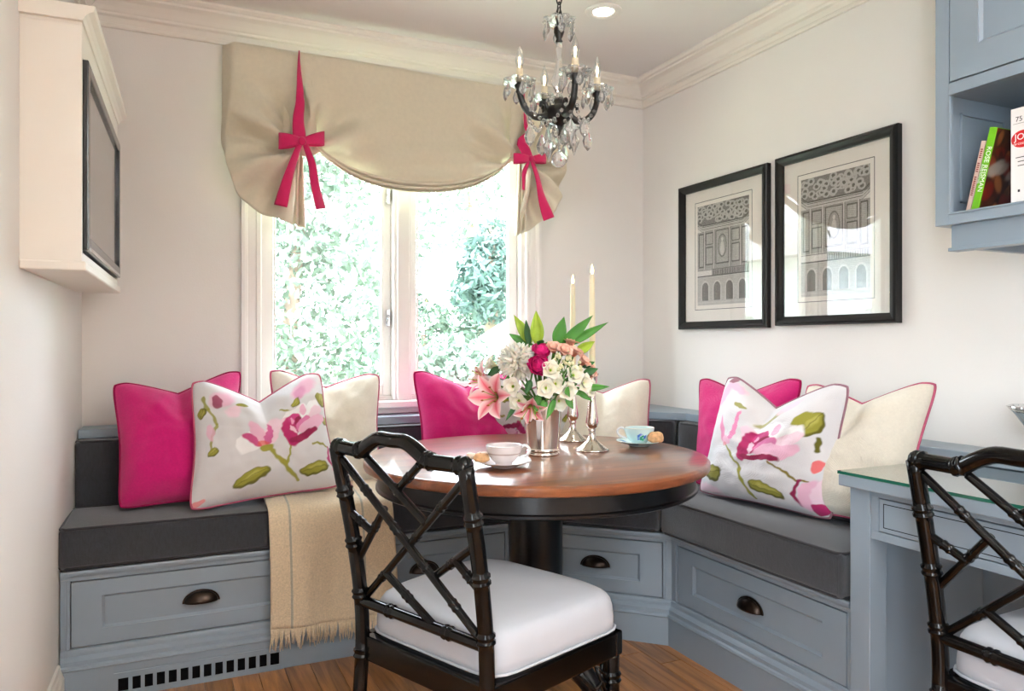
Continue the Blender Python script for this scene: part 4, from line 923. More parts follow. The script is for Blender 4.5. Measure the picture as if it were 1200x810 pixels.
def floral_b(U, V):                                          # right pillow: one large open bloom
    C = base_cloth(U, V)
    ell(U, V, C, .08, .86, .05, .10, -.3, PNK, .9, .4); ell(U, V, C, .18, .95, .10, .03, .1, PNK, .9, .4); ell(U, V, C, .28, .87, .06, .02, .1, GRN, .9); ell(U, V, C, .55, .84, .11, .025, .5, GRN, .8, .4); ell(U, V, C, .66, .91, .08, .03, .5, PPK, .9, .4); ell(U, V, C, .10, .98, .04, .02, .2, DMG, .8)
    leafp(U, V, C, .86, .70, .10, .07, 1.0); ell(U, V, C, .80, .76, .06, .05, .4, GRN); stroke(U, V, C, [(.91, .60), (.93, .52)], .014, DGN)
    stroke(U, V, C, [(.52, .06), (.47, .18), (.41, .30), (.33, .42), (.27, .50)], .010, GRN); stroke(U, V, C, [(.42, .55), (.40, .62), (.42, .68)], .010, GRN, .8)
    ell(U, V, C, .20, .60, .03, .10, .35, (232, 150, 186)); ell(U, V, C, .31, .68, .022, .15, -.1, (228, 140, 180)); ell(U, V, C, .27, .53, .05, .04, 0, PNK); ell(U, V, C, .26, .50, .03, .02, .3, ORG, .5)
    bloom(U, V, C, .50, .55, .33, .12)
    leafp(U, V, C, .18, .22, .10, .07, .35); leafp(U, V, C, .62, .17, .13, .05, -.25); ell(U, V, C, .10, .06, .14, .05, -.1, PPK, .9, .5)
    stroke(U, V, C, [(.64, .40), (.74, .33), (.82, .28), (.88, .28)], .010, (130, 112, 40)); stroke(U, V, C, [(.84, .28), (.80, .16), (.84, .08)], .016, DMG); ell(U, V, C, .93, .40, .05, .03, .8, (222, 110, 110)); ell(U, V, C, .90, .17, .07, .13, -.3, PNK, 1, .2); ell(U, V, C, .96, .20, .05, .12, -.2, PPK, 1, .2); ell(U, V, C, .945, .075, .05, .045, -.3, MAG)
    return C
def floral_c(U, V): return floral_a(U[:, ::-1]*1.0, V[::-1, :])
pillow('throw_pillow', 'magenta linen pillow in the corner by the plain wall', (-.158, 2.925, .956), (.274, 3.005, .994), (.228, 2.815, .545), (-.131, 2.80, .545), .095, .055, 'magenta_fabric', 'magenta_piping', seed=1)
pillow('throw_pillow', 'pale floral pillow with twin blooms beside the beige throw', (.085, 2.80, .965), (.537, 2.86, .986), (.592, 2.735, .575), (.076, 2.685, .54), .098, .085, 'print_fabric', 'rose_piping', floral_a, 190, seed=2)
pillow('throw_pillow', 'cream pillow with pink piping behind the twin bloom floral', (.363, 2.985, .996), (.797, 2.985, .970), (.762, 2.85, .555), (.375, 2.85, .555), .08, .055, 'cream_fabric', 'rose_piping', seed=3)
pillow('throw_pillow', 'magenta linen pillow below the window mullion', (.922, 2.97, .983), (1.39, 2.985, .962), (1.36, 2.83, .545), (.925, 2.83, .545), .085, .06, 'magenta_fabric', 'magenta_piping', seed=4)
pillow('throw_pillow', 'pale floral pillow half hidden behind the flower vase', on_y(559, 437, 2.80), on_y(676, 440, 2.79), on_z(672, 552, .545), on_z(577, 552, .545), .065, .06, 'print_fabric', 'mauve_piping', floral_c, 100, seed=5)
pillow('throw_pillow', 'cream pillow with pink piping in the angled corner', (1.56, 2.905, .92), (1.90, 2.69, .943), (1.79, 2.53, .545), (1.46, 2.74, .545), .075, .05, 'cream_fabric', 'rose_piping', seed=6)
pillow('throw_pillow', 'bright pink linen pillow leaning below the framed prints', on_x(819, 443, 2.03), on_x(942, 443, 2.05), (1.93, 1.96, .54), (1.895, 2.40, .54), .065, .06, 'magenta_fabric', 'magenta_piping', seed=7)
pillow('throw_pillow', 'pale floral pillow with one large bloom on the right bench', on_x(852, 440, 1.86), on_x(998, 450, 1.90), on_z(977, 612, .535), on_z(817, 577, .535), .095, .09, 'print_fabric', 'mauve_piping', floral_b, 190, seed=8)
pillow('throw_pillow', 'large cream pillow with pink piping beside the desk', (2.00, 1.93, .955), (2.085, 1.50, .982), (1.955, 1.52, .545), (1.88, 1.88, .545), .09, .06, 'cream_fabric', 'rose_piping', seed=9)

# ================================================================== beige throw over the seat
tx0, tx1 = .318, .735
prof = [(2.90, .574), (2.80, .568), (2.72, .556), (2.665, .546), (2.640, .536), (2.626, .518), (2.620, .49), (2.618, .44), (2.616, .38), (2.612, .30), (2.610, .22), (2.608, .150)]
PS = poly_sample([Vector((0, y, z)) for y, z in prof], 60)
th = thing('throw_blanket', 'beige fringed wool throw hanging over the bench front', 'blanket', (.53, 2.62, .15))
def thr(s, i):
    p = PS[i]; t = i/59; x = lerp(tx0, tx1, s)+.015*t*math.sin(2.2*t)+.012*(s-.5)*t; hang = sstep(.45, .7, t)
    y = p.y-.010*math.sin(7*s+1)*hang-.006*math.sin(17*s+4*t)*hang-.004; return Vector((x, y, p.z+.002*math.sin(11*s)*(1-hang)-.010*hang*math.sin(3*s)*t))
q = MB(); ns_ = 61; cols_m = []
V = [thr(j/(ns_-1), i) for i in range(60) for j in range(ns_)]; q.v = [tuple(p) for p in V]
for i in range(59):
    for j in range(ns_-1): q.f.append((i*ns_+j, i*ns_+j+1, (i+1)*ns_+j+1, (i+1)*ns_+j)); q.mi.append(1 if j in (9, 44) else 0)
q.build('cloth', ['throw_wool', 'throw_stripe'], th, smooth=True, solid=.008)
q = MB()
for k in range(110):
    s = (k+.5)/110; p = thr(s, 59); L_ = random.uniform(.045, .075); dx = random.uniform(-.012, .012)
    q.tube([p+Vector((0, 0, .006)), p+Vector((dx*.4, -.003, -L_*.5)), p+Vector((dx, random.uniform(-.006, .004), -L_))], [.0034, .003, .0012], 5)
fg = q.build('fringe', 'throw_wool', th, smooth=True); fg['kind'] = 'stuff'
# ================================================================== chandelier over the table
CC = Vector((1.142, 2.116, 0)); RGT = Vector((CY, -SY, 0)); FWD = Vector((SY, CY, 0))
ch = thing('crystal_chandelier', 'small black chandelier with crystal drops and candle bulbs over the table', 'chandelier', (CC.x, CC.y, 1.68))
c3 = lambda x, y, z: CC+Vector((x, y, z))
MB().lathe([(0, CEIL-.03), (.02, CEIL-.03), (.05, CEIL-.012), (.055, CEIL)], 24, (CC.x, CC.y, 0)).build('ceiling_rose', 'chandelier_black', ch, smooth=True)
z = CEIL-.03; k = 0
while z > 2.155:                                             # chain links
    r, h = .009, .019; pts = [c3((r*math.cos(a) if k % 2 else 0), (0 if k % 2 else r*math.cos(a)), z-h+h*1.0*math.sin(a)) for a in [2*math.pi*i/14 for i in range(14)]]
    MB().tube(pts, .0026, 6, closed=True).build('chain_link', 'chandelier_black', ch, smooth=True); z -= .029; k += 1
MB().lathe([(0, 2.10), (.006, 2.10), (.016, 2.094), (.017, 2.08), (.012, 2.066), (.008, 2.058), (.012, 2.05), (.006, 2.045), (0, 2.045)][::-1], 20, (CC.x, CC.y, 0)).build('top_cup', 'chandelier_black', ch, smooth=True)
for k in range(4):
    a = math.pi/2*k; d = Vector((math.cos(a), math.sin(a), 0)); MB().tube([CC+d*.004+Vector((0, 0, 2.10)), CC+d*.013+Vector((0, 0, 2.13)), CC+d*.003+Vector((0, 0, 2.16))], .002, 6).build('hook_wire', 'chandelier_black', ch, smooth=True)
scal = lambda a, i: 1+.10*math.cos(8*a)
MB().lathe([(.010, 2.104), (.030, 2.108), (.046, 2.122), (.052, 2.118), (.034, 2.102), (.010, 2.098)], 48, (CC.x, CC.y, 0), scal).build('top_dish', 'crystal_dish', ch, smooth=True)
MB().lathe([(0, 2.046), (.009, 2.046), (.011, 2.03), (.008, 2.01), (.010, 1.985), (.016, 1.955), (.024, 1.93), (.024, 1.915), (.014, 1.895), (.010, 1.880), (.016, 1.868), (.008, 1.855), (0, 1.855)][::-1], 20, (CC.x, CC.y, 0)).build('stem', 'crystal', ch, smooth=True)
MB().lathe([(0, 1.872), (.012, 1.870), (.018, 1.860), (.014, 1.850), (.036, 1.842), (.044, 1.826), (.042, 1.806), (.030, 1.792), (.014, 1.784), (.010, 1.776), (.014, 1.770), (.006, 1.760), (.002, 1.752), (0, 1.752)][::-1], 28, (CC.x, CC.y, 0), lambda a, i: 1+.05*math.cos(6*a)).build('body', 'chandelier_black', ch, smooth=True)
# crystal pieces are shared meshes
def facet_drop(w, h, d):
    q = MB(); n = 8; V = [(0, 0, 0)]
    for (s, zz) in ((.45, -.16), (1.0, -.55), (.75, -.80)):
        for i in range(n): a = 2*math.pi*(i+.5)/n; V.append((w*s*math.cos(a), d*s*math.sin(a), h*zz))
    V.append((0, 0, -h)); F = [(0, 1+i, 1+(i+1) % n) for i in range(n)]
    for r in range(2): F += [(1+r*n+i, 1+r*n+(i+1) % n, 1+(r+1)*n+(i+1) % n, 1+(r+1)*n+i) for i in range(n)]
    F += [(len(V)-1, 1+2*n+(i+1) % n, 1+2*n+i) for i in range(n)]; q.add(V, F); return q
def kite(w, h, d):
    q = MB(); V = [(0, 0, 0)]
    for s, zz in ((1, -.42),):
        for i in range(8): a = 2*math.pi*i/8; V.append((w*(1 if i % 4 == 0 else .78)*math.cos(a), d*math.sin(a), h*(zz+.06*math.cos(2*a))))
    V.append((0, 0, -h)); q.add(V, [(0, 1+i, 1+(i+1) % 8) for i in range(8)]+[(9, 1+(i+1) % 8, 1+i) for i in range(8)]); return q
def mesh_of(q, matl, smooth=False):
    me = bpy.data.meshes.new('crystal'); me.from_pydata(q.v, [], q.f); bm = bmesh.new(); bm.from_mesh(me); bmesh.ops.recalc_face_normals(bm, faces=bm.faces); bm.to_mesh(me); bm.free()
    me.materials.append(MATS[matl]);
    if smooth: me.polygons.foreach_set('use_smooth', [True]*len(me.polygons))
    return me
ME = dict(drop=mesh_of(facet_drop(.0125, .048, .007), 'crystal'), big=mesh_of(facet_drop(.019, .070, .009), 'crystal'), kite=mesh_of(kite(.021, .080, .011), 'crystal'),
          bead=mesh_of(MB().ball((0, 0, 0), .0062, 8, 6), 'crystal'), small=mesh_of(MB().ball((0, 0, 0), .0045, 8, 6), 'crystal'))
def hang(kind, p, name, rz=None):
    o = bpy.data.objects.new(name, ME[kind]); COL.objects.link(o); o.parent = ch; o.location = Vector(p)-Vector(ch.location); o.rotation_euler = (0, 0, random.uniform(0, 3.1) if rz is None else rz); return o
ARM = .132; AZ = 1.893
tips = []
for k in range(4):
    a = math.radians(198+90*k); d = RGT*math.cos(a)+FWD*math.sin(a); tip = CC+d*ARM; tips.append((tip, d))
    V3 = lambda r, z: CC+d*r+Vector((0, 0, z))
    pts = poly_sample([V3(.030, 1.822), V3(.055, 1.806), V3(.085, 1.806), V3(.113, 1.828), V3(.128, 1.862), V3(ARM, AZ-.008)], 24)
    MB().tube(pts, [lerp(.012, .0095, i/23) for i in range(24)], 10).build('arm', 'chandelier_black', ch, smooth=True)
    pts = poly_sample([V3(.052, 1.806), V3(.040, 1.826), V3(.046, 1.848), V3(.060, 1.850), V3(.062, 1.838)], 16)
    MB().tube(pts, [lerp(.009, .0055, i/15) for i in range(16)], 8).build('scroll', 'chandelier_black', ch, smooth=True)
    MB().lathe([(0, -.026), (.007, -.024), (.012, -.016), (.010, -.008), (.016, .0), (.017, .008), (.010, .010), (0, .010)], 16, tuple(tip+Vector((0, 0, AZ)))).build('cup', 'chandelier_black', ch, smooth=True)
    MB().lathe([(.013, .010), (.028, .012), (.044, .024), (.050, .020), (.050, .014), (.034, .004), (.013, .004)], 48, tuple(tip+Vector((0, 0, AZ))), scal).build('bobeche', 'crystal_dish', ch, smooth=True)
    MB().lathe([(.0105, .010), (.0105, .056), (0, .056)], 16, tuple(tip+Vector((0, 0, AZ)))).build('candle_sleeve', 'candle_sleeve', ch, smooth=True, auto=40)
    bz = AZ+.056
    b = MB().lathe([(.006, 0), (.009, .006), (.0135, .020), (.013, .034), (.008, .052), (.003, .066), (.0005, .074)], 16, tuple(tip+Vector((0, 0, bz)))).build('bulb', 'crystal_dish', ch, smooth=True)
    MB().ball(tuple(tip+Vector((0, 0, bz+.024))), .0042, 8, 6, (1, 1, 3.2)).build('filament', 'filament', b, smooth=True)
    for j in range(6):
        an = 2*math.pi*j/6+.3; p = tip+Vector((math.cos(an)*.047, math.sin(an)*.047, AZ+.012)); hang('small', p, 'bead'); hang('drop', p+Vector((0, 0, -.005)), 'pendant', an+math.pi/2)
    p = V3(.098, 1.800); hang('bead', p, 'bead'); hang('bead', p-Vector((0, 0, .013)), 'bead'); hang(('big', 'kite')[k % 2], p-Vector((0, 0, .020)), 'pendant', math.atan2(-RGT.y, -RGT.x)+.3*k)
for k in range(4):                                           # bead swags from arm to arm
    a, b = tips[k][0]+Vector((0, 0, 1.856)), tips[(k+1) % 4][0]+Vector((0, 0, 1.856))
    for j in range(1, 13):
        s = j/13; p = a.lerp(b, s); p = CC*1+ (p-CC)*(1-.18*math.sin(math.pi*s)); p.z = 1.856-.078*math.sin(math.pi*s); hang('bead', p, 'bead')
for k in range(6):                                           # ring of drops round the top dish
    an = 2*math.pi*k/6+.2; p = CC+Vector((math.cos(an)*.048, math.sin(an)*.048, 2.112)); hang('small', p, 'bead'); hang('drop', p+Vector((0, 0, -.005)), 'pendant', an+math.pi/2)
for k in range(8):
    an = 2*math.pi*k/8; p = CC+Vector((math.cos(an)*.040, math.sin(an)*.040, 1.788)); hang('bead', p, 'bead'); hang('drop' if k % 2 else 'big', p+Vector((0, 0, -.008)), 'pendant', an+math.pi/2)
for j in range(6): hang('small', CC+Vector((0, 0, 1.748-.009*j)), 'bead')
MB().ball((CC.x, CC.y, 1.676), .025, 20, 14).build('ball_drop', 'crystal', ch)
for k, (r, f_, z_) in enumerate(((-.055, -.02, 1.752), (-.035, -.05, 1.735), (.045, -.03, 1.76), (.075, -.05, 1.80), (.02, .05, 1.74))): hang(('big', 'kite', 'kite', 'big', 'big')[k], CC+RGT*r+FWD*f_+Vector((0, 0, z_)), 'pendant', math.atan2(RGT.y, RGT.x)+.2*k)

# ================================================================== things on the table
VX, VYc = 1.096, 2.139
vz = thing('silver_vase', 'tapered silver cup vase holding the flowers', 'vase', (VX, VYc, TZ))
MB().lathe([(0, 0), (.052, 0), (.054, .003), (.0535, .008), (.0505, .012), (.053, .016), (.0505, .020), (.0500, .024), (.064, .172), (.0655, .174), (.0655, .178), (.062, .178), (.0615, .172), (.048, .03), (0, .028)], 56, (VX, VYc, TZ)).build('cup', 'silver', vz, smooth=True, auto=50)
def candlestick(x, y, label, ztop):
    t = thing('candlestick', label, 'candlestick', (x, y, TZ), 0, 'silver candlesticks')
    MB().lathe([(0, 0), (.055, 0), (.056, .004), (.050, .008), (.036, .018), (.026, .026), (.016, .036), (.011, .05), (.010, .062), (.013, .068), (.010, .072), (.019, .080), (.021, .092), (.016, .130), (.011, .165), (.009, .185), (.013, .190), (.009, .196), (.011, .21), (.017, .225), (.018, .245), (.022, .250), (.022, .254), (.012, .254), (.012, .238), (0, .238)], 40, (x, y, TZ)).build('stick', 'silver', t, smooth=True)
    c = thing('taper_candle', label.replace('silver candlestick', 'lit cream taper candle'), 'candle', (x, y, TZ+.238), 0, 'lit taper candles'); z0 = TZ+.2385
    MB().lathe([(0, 0), (.0112, 0), (.0112, .02), (.0088, ztop-z0-.006), (.006, ztop-z0), (0, ztop-z0-.001)], 20, (x, y, z0)).build('wax', 'candle_wax', c, smooth=True, auto=50)
    MB().tube([(x, y, ztop-.002), (x+.0006, y, ztop+.009)], .0012, 6).build('wick', 'wick', c)
    MB().lathe([(0, .002), (.0035, .006), (.0048, .012), (.0038, .020), (.0018, .029), (0, .036)], 12, (x, y, ztop)).build('flame', 'flame', c, smooth=True)
candlestick(1.286, 2.154, 'silver candlestick beside the silver vase', 1.318)
candlestick(1.352, 2.400, 'silver candlestick behind the first, nearer the window', 1.306)
bpy.data.objects['taper_candle']['label'] = 'lit cream taper candle beside the silver vase'
bpy.data.objects['taper_candle.001']['label'] = 'lit cream taper candle set back towards the window'

def teacup(x, y, label_s, label_c, matc, colf, hang_dir, s=1.0):
    st = thing('saucer', label_s, 'saucer', (x, y, TZ), 0, 'saucers'); 
    def mesh(prof, z0, fn):
        q = MB(); q.lathe(prof, 64, (x, y, z0)); C = np.array([fn(math.atan2(p[1]-y, p[0]-x), p[2]-z0, math.hypot(p[0]-x, p[1]-y)) for p in q.v]); return q, C
    q, C = mesh([(0, .003), (.028, .002), (.030, 0), (.034, .001), (.036, .005), (.060, .011), (.078, .018), (.079, .0195), (.076, .0195), (.056, .014), (.034, .0085), (0, .0075)], TZ, lambda a, z_, r: colf('saucer', a, z_, r))
    q.build('dish', matc, st, smooth=True, colors=C)
    ct = thing('teacup', label_c, 'cup', (x, y, TZ+.0085), 0, 'tea cups'); z0 = TZ+.0085
    prof = [(0, .004), (.020, .004), (.021, 0), (.024, 0), (.025, .005), (.031, .010)]+[(.031+.021*math.sin(i/16*1.45), .010+.044*(i/16)**1.15) for i in range(1, 17)]
    rt, zt = prof[-1]; prof += [(rt+.0008, zt+.001), (rt-.001, zt+.0018), (rt-.003, zt)]+[(r-.003, z_) for r, z_ in prof[-2:5:-1]]+[(.02, .011), (0, .010)]
    q, C = mesh(prof, z0, lambda a, z_, r: colf('cup', a, z_, r)); q.build('bowl', matc, ct, smooth=True, colors=C)
    d = Vector(hang_dir).normalized(); b = Vector((x, y, z0))
    MB().tube(poly_sample([b+d*.048+Vector((0, 0, .048)), b+d*.062+Vector((0, 0, .053)), b+d*.074+Vector((0, 0, .042)), b+d*.068+Vector((0, 0, .027)), b+d*.044+Vector((0, 0, .017))], 20), .0038, 8).build('handle', 'porcelain', ct, smooth=True)
    MB().lathe([(0, .0), (.0445, .0)], 32, (x, y, z0+.038)).build('tea', 'ink_maroon', ct)
def pink_cup(kind, a, z_, r):
    c = np.array(lin((240, 231, 230)))
    if kind == 'cup' and .030 < z_ < .0335: c = np.array(lin((186, 160, 150)))
    return c
def aqua_cup(kind, a, z_, r):
    c = np.array(lin((212, 236, 234)))
    if kind == 'cup' and r > .03:
        for fa, fz, fs, col in ((-2.0, .022, .007, (40, 150, 110)), (-1.82, .018, .006, (60, 170, 120)), (-2.2, .030, .006, (80, 120, 200)), (-2.05, .036, .005, (120, 140, 220)), (-1.7, .027, .006, (70, 110, 200)), (-1.9, .030, .004, (40, 150, 110)), (-2.25, .02, .005, (100, 130, 210))):
            if math.hypot((a-fa)*.05, z_-fz) < fs: c = np.array(lin(col))
    if kind == 'saucer' and r > .05:
        for fa in (-2.5, -.9, .7, 2.3):
            if abs(a-fa) < .28 and .056 < r < .072: c = np.array(lin((60, 150, 200)))
    if kind == 'cup' and z_ > .0545: c = np.array(lin((236, 224, 200)))
    return c
S1, S2 = (.886, 1.972), (1.489, 2.180)
teacup(*S1, 'white saucer under the blush tea cup', 'blush white tea cup with thin band', 'porcelain_pink', pink_cup, RGT*.9+FWD*.1)
teacup(*S2, 'aqua edged saucer under the flowered tea cup', 'pale aqua tea cup with blue flower motif', 'porcelain_aqua', aqua_cup, RGT*-.95+FWD*.2)
def pastry(name, label, loc, sx, sy, sz, rz, tilt, matl, seed, grp):
    bm = bmesh.new(); bmesh.ops.create_icosphere(bm, subdivisions=3, radius=1.0)
    for v in bm.verts:
        p = v.co.copy(); e = 3.2; rr = (abs(p.x)**e+abs(p.y)**e+abs(p.z)**e)**(-1/e); p = p*rr*(1+.16*noise.noise(p*1.9+Vector((seed, 0, 0)))+.08*noise.noise(p*5+Vector((seed, 3, 0))))
        v.co = Vector((p.x*sx, p.y*sy, p.z*sz))
    zmin = min(v.co.z for v in bm.verts)
    for v in bm.verts: v.co.z -= zmin
    me = bpy.data.meshes.new(name); bm.to_mesh(me); bm.free(); me.materials.append(MATS[matl]); me.polygons.foreach_set('use_smooth', [True]*len(me.polygons))
    t = thing(name, label, 'pastry', loc, 0, grp); o = bpy.data.objects.new('crumb', me); COL.objects.link(o); o.parent = t; t.rotation_euler = (tilt, 0, rz)
    q = MB(); r3 = random.Random(seed)
    for i in range(5): q.ball((r3.uniform(-.6, .6)*sx, r3.uniform(-.6, .6)*sy, r3.uniform(.6, 1.8)*sz), .0035, 8, 6)
    q.build('fruit_piece', 'berry_jam', t, smooth=True, local=True)
    return t
def P2(c, r, f, z): v = Vector((c[0], c[1], 0))+RGT*r+FWD*f; return (v.x, v.y, z)
pastry('biscuit', 'sugared fruit biscuit on the saucer against the blush cup', P2(S1, -.064, -.012, TZ+.016), .022, .013, .012, -.2, .10, 'pastry', 2, 'biscuits by the blush cup')
pastry('biscuit', 'pale crumbly biscuit lying behind the sugared one', P2(S1, -.062, .034, TZ+.018), .024, .015, .010, .6, .0, 'icing_sugar', 5, 'biscuits by the blush cup')
pastry('biscuit', 'flaky biscuit at the saucer rim nearest the chair', P2(S1, -.094, .008, TZ+.021), .016, .014, .009, 1.2, .05, 'icing_sugar', 8, 'biscuits by the blush cup')
pastry('biscuit', 'round fruit scone on the saucer of the aqua cup', P2(S2, .048, -.042, TZ+.015), .026, .016, .019, -.35, .0, 'pastry', 11, 'biscuits by the aqua cup')

# ================================================================== flowers in the vase
VC = Vector((VX, VYc, TZ+.165))
def basis(d, roll=0.0):
    d = Vector(d).normalized(); a = Vector((0, 0, 1)) if abs(d.z) < .95 else Vector((1, 0, 0)); x = a.cross(d).normalized(); y = d.cross(x)
    return Matrix((x, y, d)).transposed().to_4x4() @ Matrix.Rotation(roll, 4, 'Z')
def petal_pts(L, W, curve, cup, n=9, m=5, tip=.6, base=.25):
    P = []                                                   # petal grows along +Z from origin, opens outward to +X by curve
    for i in range(n):
        t = i/(n-1); w = W*(base+(1-base)*math.sin(math.pi*min(1, t**.8*.5/.5*.62)))*(1 if t < tip else max(.02, 1-((t-tip)/(1-tip))**2)) ; an = curve*t; x = L*(1-math.cos(an))/max(curve, 1e-3) if curve else 0; z = L*math.sin(an)/max(curve, 1e-3) if curve else L*t
        nx, nz = -math.cos(an), math.sin(an)
        row = []
        for j in range(m):
            s = j/(m-1)*2-1; row.append((x+nx*cup*W*s*s, w*s, z+nz*cup*W*s*s))
        P.append(row)
    return P
def petal_cols(n, m, fn): return [fn(i/(n-1), abs(j/(m-1)*2-1)) for i in range(n) for j in range(m)]
class Flower:
    def __init__(s): s.q = MB(); s.c = []
    def petal(s, M, P, fn): n, m_ = len(P), len(P[0]); s.q.grid([[M @ Vector(p) for p in r] for r in P]); s.c += petal_cols(n, m_, fn)
    def build(s, name, par): return s.q.build(name, 'petal', par, smooth=True, colors=np.array(s.c))
def mixc(a, b, t): return tuple(lerp(x, y, min(1, max(0, t))) for x, y in zip(lin(a), lin(b)))
def stem_to(t, head, d):
    foot = Vector((VX, VYc, TZ+.05)); mid = VC+(head-VC)*.25; mid.z = max(mid.z, VC.z+.01)
    rim = VC+Vector(((head-VC).x, (head-VC).y, 0))*.18; pts = poly_sample([foot, rim, head-Vector(d)*.03, head], 16)
    MB().tube(pts, .0028, 6).build('stem', 'stem_green', t, smooth=True)
def fl_thing(name, label, cat, head, grp): return thing(name, label, cat, tuple(head), 0, grp)
def hpos(px, py, dep): return at_depth(px, py, dep)
CAMD = (-FWD+Vector((0, 0, .15))).normalized()
def dirs(r, f, u): return (RGT*r+FWD*f+Vector((0, 0, u))).normalized()
def lily(px, py, dep, d, label, s=1.0, roll=.2):
    h = hpos(px, py, dep); t = fl_thing('lily', label, 'flower', h, 'pink lilies in the vase'); M = Matrix.Translation(h) @ basis(d); f = Flower()
    for k in range(6):
        inn = k % 2; P = petal_pts(.102*s, .026*s if inn else .020*s, 1.75, .18, 14, 7, .55, .3)
        R_ = M @ Matrix.Rotation(roll+k*math.pi/3, 4, 'Z') @ Matrix.Translation((.003, 0, -.012))
        f.petal(R_, P, lambda a, b: mixc((224, 88, 112), (252, 228, 226), b*1.1+max(0, a-.7)))
    f.build('petals', t)
    q = MB(); q2 = MB()
    for k in range(6):
        a = k*math.pi/3+.5; p0 = M @ Vector((0, 0, 0)); p1 = M @ Vector((.014*math.cos(a), .014*math.sin(a), .03)); p2 = M @ Vector((.026*math.cos(a), .026*math.sin(a), .052)); q.tube([p0, p1, p2], .0011, 5); q2.ball(tuple(p2), .0048, 6, 5, (1, .6, .5))
    q.build('filaments', 'leaf_lime', t, smooth=True); q2.build('anthers', 'stamen', t, smooth=True); stem_to(t, h, d)
lily(585, 466, 2.22, dirs(-.55, -.8, .12), 'open pink lily at the edge facing out of the vase', 1.05, .1)
lily(572, 447, 2.34, dirs(-.85, -.3, .35), 'open pink lily tucked behind the first one', .85, .5)
lily(622, 474, 2.26, dirs(-.1, -.8, -.55), 'drooping half open lily over the vase rim', .72, .3)
def mum(px, py, dep, d, label, R=.052):
    h = hpos(px, py, dep); t = fl_thing('chrysanthemum', label, 'flower', h, None); M = Matrix.Translation(h) @ basis(d); f = Flower(); N = 330
    for k in range(N):
        zf = 1-1.75*(k/N); a = k*2.39996; rr = math.sqrt(max(0, 1-zf*zf)); dv = Vector((rr*math.cos(a), rr*math.sin(a), zf))
        P = petal_pts(R*random.uniform(.85, 1.05), .0082, .5+.6*random.random(), -.5, 6, 3, .6, .5); f.petal(M @ basis(dv, random.uniform(0, 6)), P, lambda a_, b_: mixc((244, 236, 196), (255, 251, 236), a_*1.4))
    f.build('petals', t); stem_to(t, h, d)
mum(606, 424, 2.30, dirs(-.25, -.5, .8), 'full white chrysanthemum above the lilies', .066)
def rose(px, py, dep, d, label, s=1.0):
    h = hpos(px, py, dep); t = fl_thing('rose', label, 'flower', h, 'hot pink roses'); M = Matrix.Translation(h) @ basis(d) @ Matrix.Translation((0, 0, -.02*s)); f = Flower()
    for k in range(22):
        ring_ = k/21; a = k*2.39996; r0 = .002+.016*ring_; P = petal_pts((.034-.004*ring_)*s, lerp(.007, .021, ring_)*s, lerp(.15, 1.05, ring_**1.4), lerp(.7, .25, ring_), 9, 7, .75, .6)
        R_ = M @ Matrix.Rotation(a, 4, 'Z') @ Matrix.Translation((r0*s*.5, 0, -.004*ring_)); f.petal(R_, P, lambda a_, b_, g=ring_: mixc((168, 8, 70), (232, 40, 128), a_*.8+.2*g))
    f.build('petals', t); stem_to(t, h, d)
rose(631, 428, 2.235, dirs(-.05, -.93, .3), 'open hot pink rose in the middle of the bouquet', 1.5)
rose(634, 410, 2.29, dirs(.1, -.6, .8), 'hot pink rose just behind the open one', 1.35)
def blossom(px, py, dep, d, label, s, ca, cb_, grp, npet=6):
    h = hpos(px, py, dep); t = fl_thing('blossom', label, 'flower', h, grp); M = Matrix.Translation(h) @ basis(d); f = Flower()
    for rg in range(2):
        for k in range(npet): f.petal(M @ Matrix.Rotation(k*2*math.pi/npet+rg*.5, 4, 'Z') @ Matrix.Translation((.001, 0, -.01*s)), petal_pts((.030-.006*rg)*s, .0115*s, 1.9-.8*rg, .25, 7, 5, .65, .35), lambda a, b: mixc(ca, cb_, a))
    f.build('petals', t); MB().ball(tuple(h), .003*s, 6, 5).build('centre', 'leaf_lime', t, smooth=True); stem_to(t, h, d)
PEA, PE2, CRM, WH2 = (226, 140, 116), (246, 200, 182), (236, 228, 180), (250, 248, 236)
for i, (px, py, dp, d) in enumerate([(649, 409, 2.30, (.1, -.6, .8)), (661, 412, 2.29, (.3, -.6, .7)), (673, 413, 2.32, (.3, -.3, .9)), (683, 424, 2.33, (.6, -.4, .6)), (692, 434, 2.36, (.8, -.3, .4)), (668, 403, 2.36, (.2, 0, 1))]):
    blossom(px, py, dp, dirs(*d), ('small peach blossom beside the hot pink roses', 'small peach blossom beside the hot pink roses', 'small peach blossom below the yellow green bud', 'small peach blossom below the yellow green bud', 'peach blossom at the bouquet edge by the candles', 'peach blossom tucked behind the berry sprigs')[i], 1.3, PEA, PE2, 'peach blossoms in the bouquet', 6)
